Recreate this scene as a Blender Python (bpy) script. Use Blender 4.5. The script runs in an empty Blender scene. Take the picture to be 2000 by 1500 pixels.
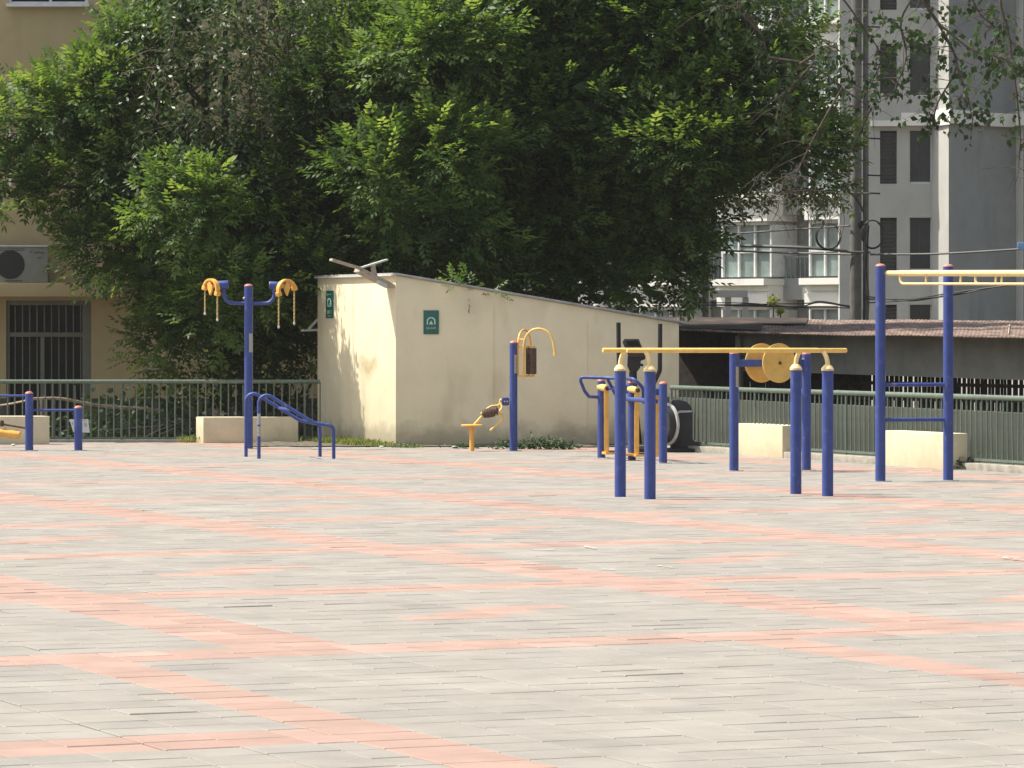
import bpy, bmesh, math, random
import numpy as np
from mathutils import Vector, Matrix
R = math.radians
random.seed(7)
rng = np.random.default_rng(11)
sc = bpy.context.scene
col = sc.collection

# ---------------------------------------------------------------- camera model
F, H, HY = 7800.0, 1.73, 640.0         # focal length in photo pixels, eye height, horizon row


def P(px, py, Z):                       # world point seen at a photo pixel, Z metres away
    return Vector(((px - 1000) / F * Z, Z, H - (py - HY) * Z / F))


def G(px, py):                          # point of the ground at a photo pixel
    Z = F * H / (py - HY)
    return Vector(((px - 1000) / F * Z, Z, 0.0))


BD = Vector((.917, .398, 0)).normalized()     # direction of the paving courses (to the right, slightly away)
AD = Vector((-BD.y, BD.x, 0))                 # direction of the paving stripes (away, to the left)
UP = Vector((0, 0, 1))


def UV(u, v, z=0.0):
    return BD * u + AD * v + UP * z


# ---------------------------------------------------------------- materials
def mat(name, base, rough=.6, var=.12, scale=6.0, spec=.4, metal=0.0, bump=0.0, bump_scale=40.0, col2=None, attr=None, detail=5.0, grime=None, stretch=None):
    m = bpy.data.materials.new(name)
    m.use_nodes = True
    nt = m.node_tree
    N, L = nt.nodes, nt.links
    b = N['Principled BSDF']
    b.inputs['Roughness'].default_value = rough
    b.inputs['Metallic'].default_value = metal
    b.inputs['Specular IOR Level'].default_value = spec
    tc = N.new('ShaderNodeTexCoord')
    src = tc.outputs['Object']
    if stretch:
        mp = N.new('ShaderNodeMapping'); mp.inputs['Scale'].default_value = stretch
        L.new(src, mp.inputs['Vector']); src = mp.outputs['Vector']
    nz = N.new('ShaderNodeTexNoise')
    nz.inputs['Scale'].default_value = scale
    nz.inputs['Detail'].default_value = detail
    nz.inputs['Roughness'].default_value = .65
    L.new(src, nz.inputs['Vector'])
    ramp = N.new('ShaderNodeValToRGB')
    c1 = tuple(max(0, c * (1 - var * 1.6)) for c in base)
    c2 = col2 if col2 else tuple(min(1, c * (1 + var)) for c in base)
    ramp.color_ramp.elements[0].position = .3
    ramp.color_ramp.elements[1].position = .72
    ramp.color_ramp.elements[0].color = (*c1, 1)
    ramp.color_ramp.elements[1].color = (*c2, 1)
    L.new(nz.outputs['Fac'], ramp.inputs['Fac'])
    out = ramp.outputs['Color']
    if attr:
        at = N.new('ShaderNodeAttribute'); at.attribute_name = 'tint'
        r2 = N.new('ShaderNodeValToRGB')
        els = r2.color_ramp.elements
        els[0].color = (*attr[0], 1); els[0].position = 0
        els[1].color = (*attr[-1], 1); els[1].position = 1
        for i, c in enumerate(attr[1:-1]):
            e = els.new((i + 1) / (len(attr) - 1)); e.color = (*c, 1)
        L.new(at.outputs['Fac'], r2.inputs['Fac'])
        mx = N.new('ShaderNodeMix'); mx.data_type = 'RGBA'; mx.blend_type = 'MULTIPLY'
        mx.inputs[0].default_value = 1
        L.new(out, mx.inputs[6]); L.new(r2.outputs['Color'], mx.inputs[7])
        out = mx.outputs[2]
    if grime:                            # (colour, scale, threshold, strength, stretch)
        gc, gs, th, st, gstr = grime
        mp = N.new('ShaderNodeMapping'); mp.inputs['Scale'].default_value = gstr
        L.new(tc.outputs['Object'], mp.inputs['Vector'])
        g = N.new('ShaderNodeTexNoise'); g.inputs['Scale'].default_value = gs; g.inputs['Detail'].default_value = 6
        L.new(mp.outputs['Vector'], g.inputs['Vector'])
        gr = N.new('ShaderNodeMapRange'); gr.inputs[1].default_value = th; gr.inputs[2].default_value = th + .18
        gr.inputs[3].default_value = 0; gr.inputs[4].default_value = st
        L.new(g.outputs['Fac'], gr.inputs[0])
        mx = N.new('ShaderNodeMix'); mx.data_type = 'RGBA'
        L.new(gr.outputs[0], mx.inputs[0]); L.new(out, mx.inputs[6]); mx.inputs[7].default_value = (*gc, 1)
        out = mx.outputs[2]
    L.new(out, b.inputs['Base Color'])
    if bump:
        n2 = N.new('ShaderNodeTexNoise'); n2.inputs['Scale'].default_value = bump_scale; n2.inputs['Detail'].default_value = 4
        L.new(src, n2.inputs['Vector'])
        bp = N.new('ShaderNodeBump'); bp.inputs['Strength'].default_value = bump; bp.inputs['Distance'].default_value = .01
        L.new(n2.outputs['Fac'], bp.inputs['Height']); L.new(bp.outputs['Normal'], b.inputs['Normal'])
    m['out'] = ''
    return m


def leaf_mat(name, cols, trans=.35, rough=.42, spec=.5):
    m = bpy.data.materials.new(name); m.use_nodes = True
    nt = m.node_tree; N, L = nt.nodes, nt.links
    b = N['Principled BSDF']; out = N['Material Output']
    b.inputs['Roughness'].default_value = rough; b.inputs['Specular IOR Level'].default_value = spec
    at = N.new('ShaderNodeAttribute'); at.attribute_name = 'tint'
    r = N.new('ShaderNodeValToRGB'); els = r.color_ramp.elements
    els[0].color = (*cols[0], 1); els[0].position = 0; els[1].color = (*cols[-1], 1); els[1].position = 1
    for i, c in enumerate(cols[1:-1]):
        e = els.new((i + 1) / (len(cols) - 1)); e.color = (*c, 1)
    L.new(at.outputs['Fac'], r.inputs['Fac']); L.new(r.outputs['Color'], b.inputs['Base Color'])
    t = N.new('ShaderNodeBsdfTranslucent')
    mul = N.new('ShaderNodeMix'); mul.data_type = 'RGBA'; mul.blend_type = 'MULTIPLY'; mul.inputs[0].default_value = 1
    L.new(r.outputs['Color'], mul.inputs[6]); mul.inputs[7].default_value = (1.75, 1.6, .7, 1)
    L.new(mul.outputs[2], t.inputs['Color'])
    ms = N.new('ShaderNodeMixShader'); ms.inputs[0].default_value = trans
    L.new(b.outputs[0], ms.inputs[1]); L.new(t.outputs[0], ms.inputs[2]); L.new(ms.outputs[0], out.inputs['Surface'])
    return m


M = {}
M['blue'] = mat('blue_paint', (.036, .064, .25), .48, .12, 9, .45, grime=((.20, .21, .27), 16, .60, .5, (1, 1, .5)))
M['red'] = mat('red_cap', (.52, .19, .15), .5, .15, 12)
M['yellow'] = mat('yellow_paint', (.84, .54, .15), .45, .1, 9, .45, grime=((.45, .25, .08), 18, .66, .5, (1, 1, 1)))
M['orange'] = mat('orange_paint', (.80, .43, .09), .45, .12, 9, .4, grime=((.42, .22, .08), 16, .64, .5, (1, 1, 1)))
M['cream'] = mat('cream_cap', (.80, .62, .30), .45, .08, 12, .4, grime=((.5, .38, .2), 20, .66, .4, (1, 1, 1)))
M['disc'] = mat('disc_yellow', (.74, .45, .11), .5, .1, 7, .4, grime=((.5, .3, .1), 9, .6, .4, (1, 1, 1)))
M['rubber'] = mat('brown_rubber', (.10, .062, .045), .7, .2, 20, .3)
M['steel'] = mat('steel', (.45, .45, .44), .35, .15, 20, .5, .8)
M['plate'] = mat('label_plate', (.42, .42, .40), .4, .3, 60, .5, .3)
M['chain'] = mat('chain_coating', (.55, .40, .16), .5, .25, 60, .4)
M['black'] = mat('black_plastic', (.012, .012, .013), .5, .2, 10, .4)
M['dgrey'] = mat('dark_grey_plastic', (.03, .032, .034), .55, .2, 10, .4)
M['silver'] = mat('silver_plastic', (.5, .5, .49), .4, .1, 10, .5)
M['green'] = mat('green_fence_paint', (.12, .16, .125), .5, .18, 12, .4, grime=((.12, .09, .06), 10, .62, .6, (1, 1, 1)))
M['kerb'] = mat('kerb_concrete', (.34, .315, .265), .9, .2, 8, .2, bump=.4, grime=((.25, .22, .17), 5, .58, .6, (1, 1, 1)))
M['block'] = mat('block_render', (.60, .535, .375), .9, .08, 4, .2, bump=.25, bump_scale=60, grime=((.26, .22, .15), 3.0, .63, .5, (1, 1, .7)))
M['roofsheet'] = mat('grey_roof_sheet', (.33, .33, .32), .6, .2, 6, .4)
M['facade'] = mat('beige_facade', (.43, .345, .195), .9, .07, 1.2, .2, bump=.15, bump_scale=50, grime=((.36, .26, .14), 2, .6, .5, (1.5, 1, .3)))
M['plinth'] = mat('plinth_concrete', (.10, .10, .085), .95, .25, 3, .2, bump=.4)
M['frame'] = mat('window_frame', (.15, .155, .125), .6, .12, 8)
M['whiteframe'] = mat('white_frame', (.62, .63, .62), .5, .1, 6)
M['bars'] = mat('window_bars', (.2, .2, .18), .5, .2, 12)
M['glass'] = mat('dark_glass', (.010, .011, .011), .35, .3, 2, .15)
M['acwhite'] = mat('ac_case', (.22, .225, .20), .5, .08, 6)
M['acdark'] = mat('ac_grille', (.03, .03, .03), .6, .3, 60)
M['signgreen'] = mat('sign_green', (.012, .115, .085), .4, .12, 9, .5)
M['signwhite'] = mat('sign_white', (.45, .62, .55), .5, .1, 20)
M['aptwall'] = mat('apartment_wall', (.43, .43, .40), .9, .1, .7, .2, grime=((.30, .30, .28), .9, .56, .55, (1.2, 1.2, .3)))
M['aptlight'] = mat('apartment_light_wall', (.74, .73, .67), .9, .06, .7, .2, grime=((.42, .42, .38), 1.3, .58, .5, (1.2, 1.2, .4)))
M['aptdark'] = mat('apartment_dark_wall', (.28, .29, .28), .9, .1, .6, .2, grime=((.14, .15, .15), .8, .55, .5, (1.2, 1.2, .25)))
M['aptglass'] = mat('apartment_glass', (.20, .255, .24), .15, .3, .8, .5)
M['aptdglass'] = mat('apartment_dark_glass', (.03, .036, .038), .15, .3, .8, .5)
M['louver'] = mat('louver_grey', (.085, .085, .082), .6, .15, 3)
M['pole'] = mat('pole_concrete', (.17, .165, .15), .9, .2, 5, .2, grime=((.08, .065, .05), 3, .58, .6, (2, 2, .3)))
M['wire'] = mat('wire_black', (.03, .03, .03), .6, .1, 5)
M['wiregrey'] = mat('wire_grey', (.11, .11, .105), .6, .1, 5)
M['rust'] = mat('rusty_roof', (.13, .083, .065), .85, .3, 3, .2, col2=(.34, .245, .20), grime=((.085, .06, .052), 2, .52, .75, (1, .2, 1)), stretch=(3.2, .35, 1))
M['felt'] = mat('roof_felt', (.062, .05, .043), .95, .3, 3, .15, grime=((.12, .085, .068), 1.6, .52, .7, (1, .3, 1)))
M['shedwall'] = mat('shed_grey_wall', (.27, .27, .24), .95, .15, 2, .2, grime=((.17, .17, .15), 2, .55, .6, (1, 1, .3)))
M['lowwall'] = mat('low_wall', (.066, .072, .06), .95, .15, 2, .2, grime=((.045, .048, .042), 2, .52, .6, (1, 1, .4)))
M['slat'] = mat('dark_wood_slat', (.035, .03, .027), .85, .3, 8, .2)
M['wood'] = mat('weathered_wood', (.42, .34, .25), .85, .25, 12, .2)
M['plank'] = mat('grey_plank', (.40, .35, .28), .85, .2, 14, .2, stretch=(1, 1, 1))
M['planklight'] = mat('pale_sheet', (.55, .55, .52), .6, .15, 14, .3)
M['paper'] = mat('paper', (.62, .62, .60), .8, .06, 20)
M['ink'] = mat('ink', (.16, .16, .16), .8, .2, 20)
M['paint'] = mat('worn_white_paint', (.52, .51, .48), .9, .1, 20)
M['bark'] = mat('bark', (.085, .068, .05), .95, .3, 14, .2, bump=.6, stretch=(1, 1, .25))
M['twig'] = mat('twig_bark', (.11, .09, .07), .9, .3, 14, .2)
M['earth'] = mat('earth', (.10, .085, .06), 1, .35, 2.0, .1, bump=.8, bump_scale=8)
M['footing'] = mat('footing_mortar', (.36, .34, .30), .95, .2, 9, .15)
M['gravel'] = mat('gravel_soil', (.15, .13, .105), 1, .4, 16, .1, bump=1, bump_scale=40)
M['stone'] = mat('pale_stone', (.55, .52, .46), .9, .15, 12)
M['mortar'] = mat('mortar_bed', (.20, .19, .17), 1, .25, 5, .1)
M['slab'] = mat('slab_concrete', (.33, .32, .295), .95, .15, 2, .1)
GREYS = [(.90, .905, .92), (.96, .965, .97), (1.0, 1.0, 1.0), (1.02, 1.015, 1.01), (1.07, 1.055, 1.03)]
M['paver'] = mat('grey_paver', (.264, .246, .221), .88, .10, 2.2, .25, bump=.25, bump_scale=70, attr=GREYS, grime=((.36, .335, .30), .8, .54, .4, (1, 1, 1)))
REDS = [(.86, .84, .84), (.95, .95, .95), (1, 1, 1), (1.06, 1.07, 1.08), (1.1, 1.16, 1.18)]
M['redpaver'] = mat('red_paver', (.337, .230, .190), .88, .10, 2.2, .25, bump=.25, bump_scale=70, attr=REDS, grime=((.32, .25, .205), .7, .52, .4, (1, 1, 1)))

M['leafA'] = leaf_mat('locust_leaf', [(.037, .077, .022), (.060, .118, .031), (.11, .185, .05), (.20, .29, .088)], .45, .5, .35)
M['leafB'] = leaf_mat('glossy_leaf', [(.032, .062, .019), (.046, .082, .025), (.064, .106, .033), (.095, .138, .047)], .3, .42, .45)
M['leafC'] = leaf_mat('poplar_leaf', [(.022, .05, .018), (.036, .074, .025), (.055, .10, .034)], .3, .55, .3)
M['leafD'] = leaf_mat('weed_leaf', [(.03, .07, .02), (.07, .13, .03), (.16, .22, .06), (.30, .30, .12)], .3, .6, .3)
M['leafE'] = leaf_mat('low_weed_leaf', [(.02, .045, .018), (.035, .07, .025), (.06, .10, .03)], .25, .6, .3)


# kiosk plaster: cream render with one worn smudge on its left face and dirt splashes at the foot
def kiosk_mat():
    m = mat('kiosk_plaster', (.73, .65, .455), .88, .05, 1.6, .2, bump=.12, bump_scale=45,
            grime=((.47, .39, .25), 2.2, .56, .5, (1, 1, .3)))
    nt = m.node_tree; N, L = nt.nodes, nt.links
    b = N['Principled BSDF']; src = b.inputs['Base Color'].links[0].from_socket
    tc = N.new('ShaderNodeTexCoord')
    nz = N.new('ShaderNodeTexNoise'); nz.inputs['Scale'].default_value = 9; nz.inputs['Detail'].default_value = 5
    L.new(tc.outputs['Object'], nz.inputs['Vector'])

    def blot(cur, c, rad, strength, colr):
        d = N.new('ShaderNodeVectorMath'); d.operation = 'DISTANCE'; d.inputs[1].default_value = c
        L.new(tc.outputs['Object'], d.inputs[0])
        mr = N.new('ShaderNodeMapRange'); mr.inputs[1].default_value = rad; mr.inputs[2].default_value = rad * .2
        mr.inputs[3].default_value = 0; mr.inputs[4].default_value = strength
        L.new(d.outputs['Value'], mr.inputs[0])
        mu = N.new('ShaderNodeMath'); mu.operation = 'MULTIPLY'
        L.new(mr.outputs[0], mu.inputs[0]); L.new(nz.outputs['Fac'], mu.inputs[1])
        mx = N.new('ShaderNodeMix'); mx.data_type = 'RGBA'
        L.new(mu.outputs[0], mx.inputs[0]); L.new(cur, mx.inputs[6]); mx.inputs[7].default_value = (*colr, 1)
        return mx.outputs[2]
    for a, z, rad, st in ((1.36, 1.19, .19, 1.0), (1.16, 1.16, .17, .9), (.84, 1.21, .17, 1.0), (1.0, 1.15, .16, .9), (1.1, 1.05, .2, .6)):
        src = blot(src, tuple(AD * a + UP * z), rad, st, (.34, .26, .13))
    # splash-back dirt: a ragged line low on the wall
    sx = N.new('ShaderNodeSeparateXYZ'); L.new(tc.outputs['Object'], sx.inputs[0])
    n2 = N.new('ShaderNodeTexNoise'); n2.inputs['Scale'].default_value = 3.5; n2.inputs['Detail'].default_value = 7
    L.new(tc.outputs['Object'], n2.inputs['Vector'])
    sb = N.new('ShaderNodeMath'); sb.operation = 'SUBTRACT'
    ml = N.new('ShaderNodeMath'); ml.operation = 'MULTIPLY'; ml.inputs[1].default_value = .75
    L.new(n2.outputs['Fac'], ml.inputs[0]); L.new(ml.outputs[0], sb.inputs[0]); L.new(sx.outputs['Z'], sb.inputs[1])
    mr = N.new('ShaderNodeMapRange'); mr.inputs[1].default_value = 0; mr.inputs[2].default_value = .26; mr.inputs[4].default_value = .55
    L.new(sb.outputs[0], mr.inputs[0])
    mx = N.new('ShaderNodeMix'); mx.data_type = 'RGBA'
    L.new(mr.outputs[0], mx.inputs[0]); L.new(src, mx.inputs[6]); mx.inputs[7].default_value = (.27, .235, .17, 1)
    L.new(mx.outputs[2], b.inputs['Base Color'])
    return m


M['kiosk'] = kiosk_mat()


# ---------------------------------------------------------------- mesh builder
class MB:
    def __init__(s):
        s.v = []; s.f = []

    def add(s, vs, fs):
        o = len(s.v)
        s.v += [tuple(p) for p in vs]
        s.f += [tuple(i + o for i in f) for f in fs]
        return s

    def box(s, c, size, x=Vector((1, 0, 0)), y=None, z=None):
        x = Vector(x).normalized()
        if z is None and y is None:
            y = UP.cross(x).normalized(); z = x.cross(y)
        elif z is None:
            y = Vector(y).normalized(); z = x.cross(y).normalized()
        elif y is None:
            z = Vector(z).normalized(); y = z.cross(x).normalized()
        c = Vector(c); a, b, d = size[0] / 2, size[1] / 2, size[2] / 2
        vs = [c + x * (i * a) + y * (j * b) + z * (k * d) for k in (-1, 1) for j in (-1, 1) for i in (-1, 1)]
        return s.add(vs, [(0, 2, 3, 1), (4, 5, 7, 6), (0, 1, 5, 4), (2, 6, 7, 3), (0, 4, 6, 2), (1, 3, 7, 5)])

    def bar(s, p0, p1, w, h):            # box from p0 to p1, h upright
        p0, p1 = Vector(p0), Vector(p1); d = p1 - p0
        x = d.normalized()
        y = UP.cross(x)
        if y.length < .01: y = Vector((0, 1, 0))
        return s.box((p0 + p1) / 2, (d.length, w, h), x, y.normalized())

    def tube(s, pts, r, n=14, r1=None, cap=True):
        pts = [Vector(p) for p in pts]
        k = len(pts)
        rs = r if isinstance(r, (list, tuple)) else [r + ((r1 - r) * i / (k - 1) if r1 is not None else 0) for i in range(k)]
        t0 = (pts[1] - pts[0]).normalized()
        ref = UP if abs(t0.z) < .9 else Vector((0, 1, 0))
        nx = t0.cross(ref).normalized()
        vs = []
        for i, p in enumerate(pts):
            if i == 0: t = t0
            elif i == k - 1: t = (pts[-1] - pts[-2]).normalized()
            else: t = ((pts[i + 1] - p).normalized() + (p - pts[i - 1]).normalized()).normalized()
            nx = (nx - t * nx.dot(t)).normalized(); ny = t.cross(nx)
            for j in range(n):
                a = 2 * math.pi * j / n
                vs.append(p + (nx * math.cos(a) + ny * math.sin(a)) * rs[i])
        fs = [(i * n + j, i * n + (j + 1) % n, (i + 1) * n + (j + 1) % n, (i + 1) * n + j) for i in range(k - 1) for j in range(n)]
        if cap:
            fs.append(tuple(range(n - 1, -1, -1))); fs.append(tuple((k - 1) * n + j for j in range(n)))
        return s.add(vs, fs)

    def lathe(s, c, prof, axis=UP, n=20):
        c = Vector(c); ax = Vector(axis).normalized()
        nx = ax.cross(UP if abs(ax.z) < .9 else Vector((0, 1, 0))).normalized(); ny = ax.cross(nx)
        k = len(prof); vs = []
        for h, r in prof:
            for j in range(n):
                a = 2 * math.pi * j / n
                vs.append(c + ax * h + (nx * math.cos(a) + ny * math.sin(a)) * max(r, .0005))
        fs = [(i * n + j, i * n + (j + 1) % n, (i + 1) * n + (j + 1) % n, (i + 1) * n + j) for i in range(k - 1) for j in range(n)]
        fs.append(tuple(range(n - 1, -1, -1))); fs.append(tuple((k - 1) * n + j for j in range(n)))
        return s.add(vs, fs)

    def dome(s, c, r, h, n=18, lip=0.0):
        pr = [(0, r + lip), (.012, r + lip)] if lip else [(0, r)]
        b = pr[-1][0]
        pr += [(b + h * math.sin(a), r * math.cos(a)) for a in [R(x) for x in (15, 35, 55, 72, 86)]]
        return s.lathe(c, pr, UP, n)

    def ball(s, c, r, n=10, sq=(1, 1, 1)):
        c = Vector(c); vs = []; m = n // 2
        for i in range(1, m):
            a = math.pi * i / m
            for j in range(n):
                b = 2 * math.pi * j / n
                vs.append(c + Vector((r * sq[0] * math.sin(a) * math.cos(b), r * sq[1] * math.sin(a) * math.sin(b), r * sq[2] * math.cos(a))))
        fs = [(i * n + j, (i + 1) * n + j, (i + 1) * n + (j + 1) % n, i * n + (j + 1) % n) for i in range(m - 2) for j in range(n)]
        vs += [c + Vector((0, 0, r * sq[2])), c - Vector((0, 0, r * sq[2]))]
        T, B = len(vs) - 2, len(vs) - 1
        fs += [(T, j, (j + 1) % n) for j in range(n)] + [(B, (m - 2) * n + (j + 1) % n, (m - 2) * n + j) for j in range(n)]
        return s.add(vs, fs)

    def poly(s, pts, d):                 # prism: polygon pts pushed along d
        k = len(pts); d = Vector(d)
        vs = [Vector(p) for p in pts] + [Vector(p) + d for p in pts]
        fs = [tuple(range(k - 1, -1, -1)), tuple(range(k, 2 * k))] + [(i, (i + 1) % k, k + (i + 1) % k, k + i) for i in range(k)]
        return s.add(vs, fs)

    def build(s, name, m, parent=None, bevel=0.0, smooth=True, seg=2):
        off = Vector((0, 0, 0)); q = parent
        while q is not None:
            off += q.location; q = q.parent
        me = bpy.data.meshes.new(name)
        me.from_pydata([tuple(Vector(v) - off) for v in s.v], [], s.f)
        bm = bmesh.new(); bm.from_mesh(me); bmesh.ops.recalc_face_normals(bm, faces=bm.faces)
        if bevel:
            bmesh.ops.bevel(bm, geom=[e for e in bm.edges if e.calc_face_angle(0) > .6], offset=bevel, segments=seg, profile=.6, affect='EDGES')
        bm.to_mesh(me); bm.free()
        if smooth:
            me.shade_smooth(); me.set_sharp_from_angle(angle=R(38))
        me.materials.append(m if not isinstance(m, str) else M[m])
        o = bpy.data.objects.new(name, me); col.objects.link(o)
        if parent: o.parent = parent
        return o


def fillet(pts, rad, n=7):
    pts = [Vector(p) for p in pts]
    rads = rad if isinstance(rad, (list, tuple)) else [rad] * (len(pts) - 2)
    out = [pts[0]]
    for i in range(1, len(pts) - 1):
        a, b, c = pts[i - 1], pts[i], pts[i + 1]
        d1, d2 = (a - b).normalized(), (c - b).normalized()
        ang = d1.angle(d2); r = rads[i - 1]
        if r <= 0 or ang > 3.1: out.append(b); continue
        t = min(r / math.tan(ang / 2), (a - b).length * .49, (c - b).length * .49)
        r = t * math.tan(ang / 2)
        ce = b + (d1 + d2).normalized() * (r / math.sin(ang / 2))
        s0, s1 = b + d1 * t - ce, b + d2 * t - ce
        full = s0.angle(s1)
        ax = s0.cross(s1).normalized()
        for k in range(n + 1):
            out.append(ce + Matrix.Rotation(full * k / n, 3, ax) @ s0)
    out.append(pts[-1])
    return out


def smooth_path(pts, n=6):              # Catmull-Rom
    pts = [Vector(p) for p in pts]; q = [pts[0] * 2 - pts[1]] + pts + [pts[-1] * 2 - pts[-2]]
    out = []
    for i in range(1, len(q) - 2):
        for k in range(n):
            t = k / n
            a, b, c, d = q[i - 1], q[i], q[i + 1], q[i + 2]
            out.append(.5 * ((2 * b) + (c - a) * t + (2 * a - 5 * b + 4 * c - d) * t * t + (3 * b - a - 3 * c + d) * t ** 3))
    out.append(pts[-1])
    return out


def tag(o, label=None, cat=None, group=None, kind=None):
    if label: o['label'] = label
    if cat: o['category'] = cat
    if group: o['group'] = group
    if kind: o['kind'] = kind
    return o


def thing(name, loc, label, cat, group=None):
    o = bpy.data.objects.new(name, None); col.objects.link(o)
    o.location = loc; o.empty_display_size = .2
    return tag(o, label, cat, group)


def post(root, base, ztop, r=.057, cap='red', m='blue', name='post', dome_h=.035):
    base = Vector(base)
    b = MB().tube([base + UP * -.02, base + UP * ztop], r, 24).build(name, m, root)
    n_ = 22; pp_ = [base + Vector((math.cos(2 * math.pi * i / n_), math.sin(2 * math.pi * i / n_), 0)) * (r + .05 + .03 * random.random()) + UP * -.01 for i in range(n_)]
    MB().poly(pp_, UP * .0165).build('footing', 'footing', root)
    if cap:
        MB().dome(base + UP * ztop, r * 1.02, dome_h).build('post_cap', cap, b)
    return b


def label_plate(parent, base, r, z0, z1, ang=-60, w=70):      # a sticker curved round a post, facing the camera side
    mb = MB(); n = 8; vs = []
    for i in range(n + 1):
        a = R(ang - w / 2 + w * i / n)
        d = Vector((math.cos(a), math.sin(a), 0))
        for z in (z0, z1):
            vs.append(Vector(base) + d * (r + .002) + UP * z)
    for i in range(n + 1):
        a = R(ang - w / 2 + w * i / n)
        d = Vector((math.cos(a), math.sin(a), 0))
        for z in (z0, z1):
            vs.append(Vector(base) + d * (r - .004) + UP * z)
    k = 2 * (n + 1); fs = []
    for i in range(n):
        fs += [(2 * i, 2 * i + 2, 2 * i + 3, 2 * i + 1), (k + 2 * i, k + 2 * i + 1, k + 2 * i + 3, k + 2 * i + 2),
               (2 * i, k + 2 * i, k + 2 * i + 2, 2 * i + 2), (2 * i + 1, 2 * i + 3, k + 2 * i + 3, k + 2 * i + 1)]
    fs += [(0, 1, k + 1, k), (2 * n, k + 2 * n, k + 2 * n + 1, 2 * n + 1)]
    mb.add(vs, fs)
    return mb.build('label_plate', 'plate', parent)


# ---------------------------------------------------------------- light, sky, camera
to_sun_h = Vector((-.98, .19, 0)).normalized()
EL = R(57)
to_sun = to_sun_h * math.cos(EL) + UP * math.sin(EL)
w = bpy.data.worlds.new('World'); sc.world = w; w.use_nodes = True
nt = w.node_tree
sky = nt.nodes.new('ShaderNodeTexSky'); sky.sky_type = 'NISHITA'; sky.sun_disc = False
sky.sun_elevation = EL
sky.sun_rotation = math.atan2(to_sun_h.x, to_sun_h.y) % (2 * math.pi)
sky.air_density = 1.2; sky.dust_density = 3.0; sky.ozone_density = 1.0
bg = nt.nodes['Background']; bg.inputs['Strength'].default_value = .125
hs_ = nt.nodes.new('ShaderNodeHueSaturation'); hs_.inputs['Saturation'].default_value = .55
nt.links.new(sky.outputs[0], hs_.inputs['Color']); nt.links.new(hs_.outputs[0], bg.inputs['Color'])
sl = bpy.data.lights.new('sun', 'SUN'); sl.energy = 5.0; sl.angle = R(.55); sl.color = (1, .935, .82)
so = bpy.data.objects.new('sun', sl); col.objects.link(so)
so.rotation_euler = to_sun.to_track_quat('Z', 'Y').to_euler(); so.location = (-20, 10, 40)

cam = bpy.data.cameras.new('camera'); co = bpy.data.objects.new('camera', cam); col.objects.link(co)
co.location = (0, 0, H); co.rotation_euler = (R(90), 0, 0)
cam.sensor_width = 36; cam.lens = 36 * F / 2000; cam.shift_y = -(750 - HY) / 2000
cam.clip_start = .5; cam.clip_end = 3000
sc.camera = co
sc.view_settings.view_transform = 'Standard'; sc.view_settings.look = 'None'
sc.view_settings.exposure = .57; sc.view_settings.gamma = 1
sc.cycles.max_bounces = 6; sc.cycles.diffuse_bounces = 4; sc.cycles.transmission_bounces = 6
sc.cycles.use_denoising = True

# ================================================================ ground
LOW = -.9                               # level of the yards beyond the fences
mb = MB(); mb.add([(-240, -60, LOW), (240, -60, LOW), (240, 420, LOW), (-240, 420, LOW)], [(0, 1, 2, 3)])
tag(mb.build('ground', 'earth', smooth=False), kind='structure')
FU = 24.55                              # line of the right fence (paving coordinate)
LFZ = 60.35                             # line of the left fence
FEND = 50.9                             # where the right fence stops, measured along the stripes
fe = UV(FU + .1, FEND); fn = UV(FU + .1, -10)
slab = [(-40, -20, 0), (fn.x + 8, fn.y - 4, 0), tuple(fn), tuple(fe), (2.9, 57.4, 0), (4.5, 63.4, 0), (-3.6, 63.4, 0), (-3.6, LFZ + .12, 0), (-40, LFZ + .12, 0)]
mb = MB().poly([(p[0], p[1], -.028) for p in slab], (0, 0, LOW + .1))
tag(mb.build('plaza_slab', 'mortar', smooth=False), kind='structure')

# pavers: each brick is real, a little out of level, so that the joints catch light and shade
vs, fs, mi, tint = [], [], [], []


colh = {}


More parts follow.
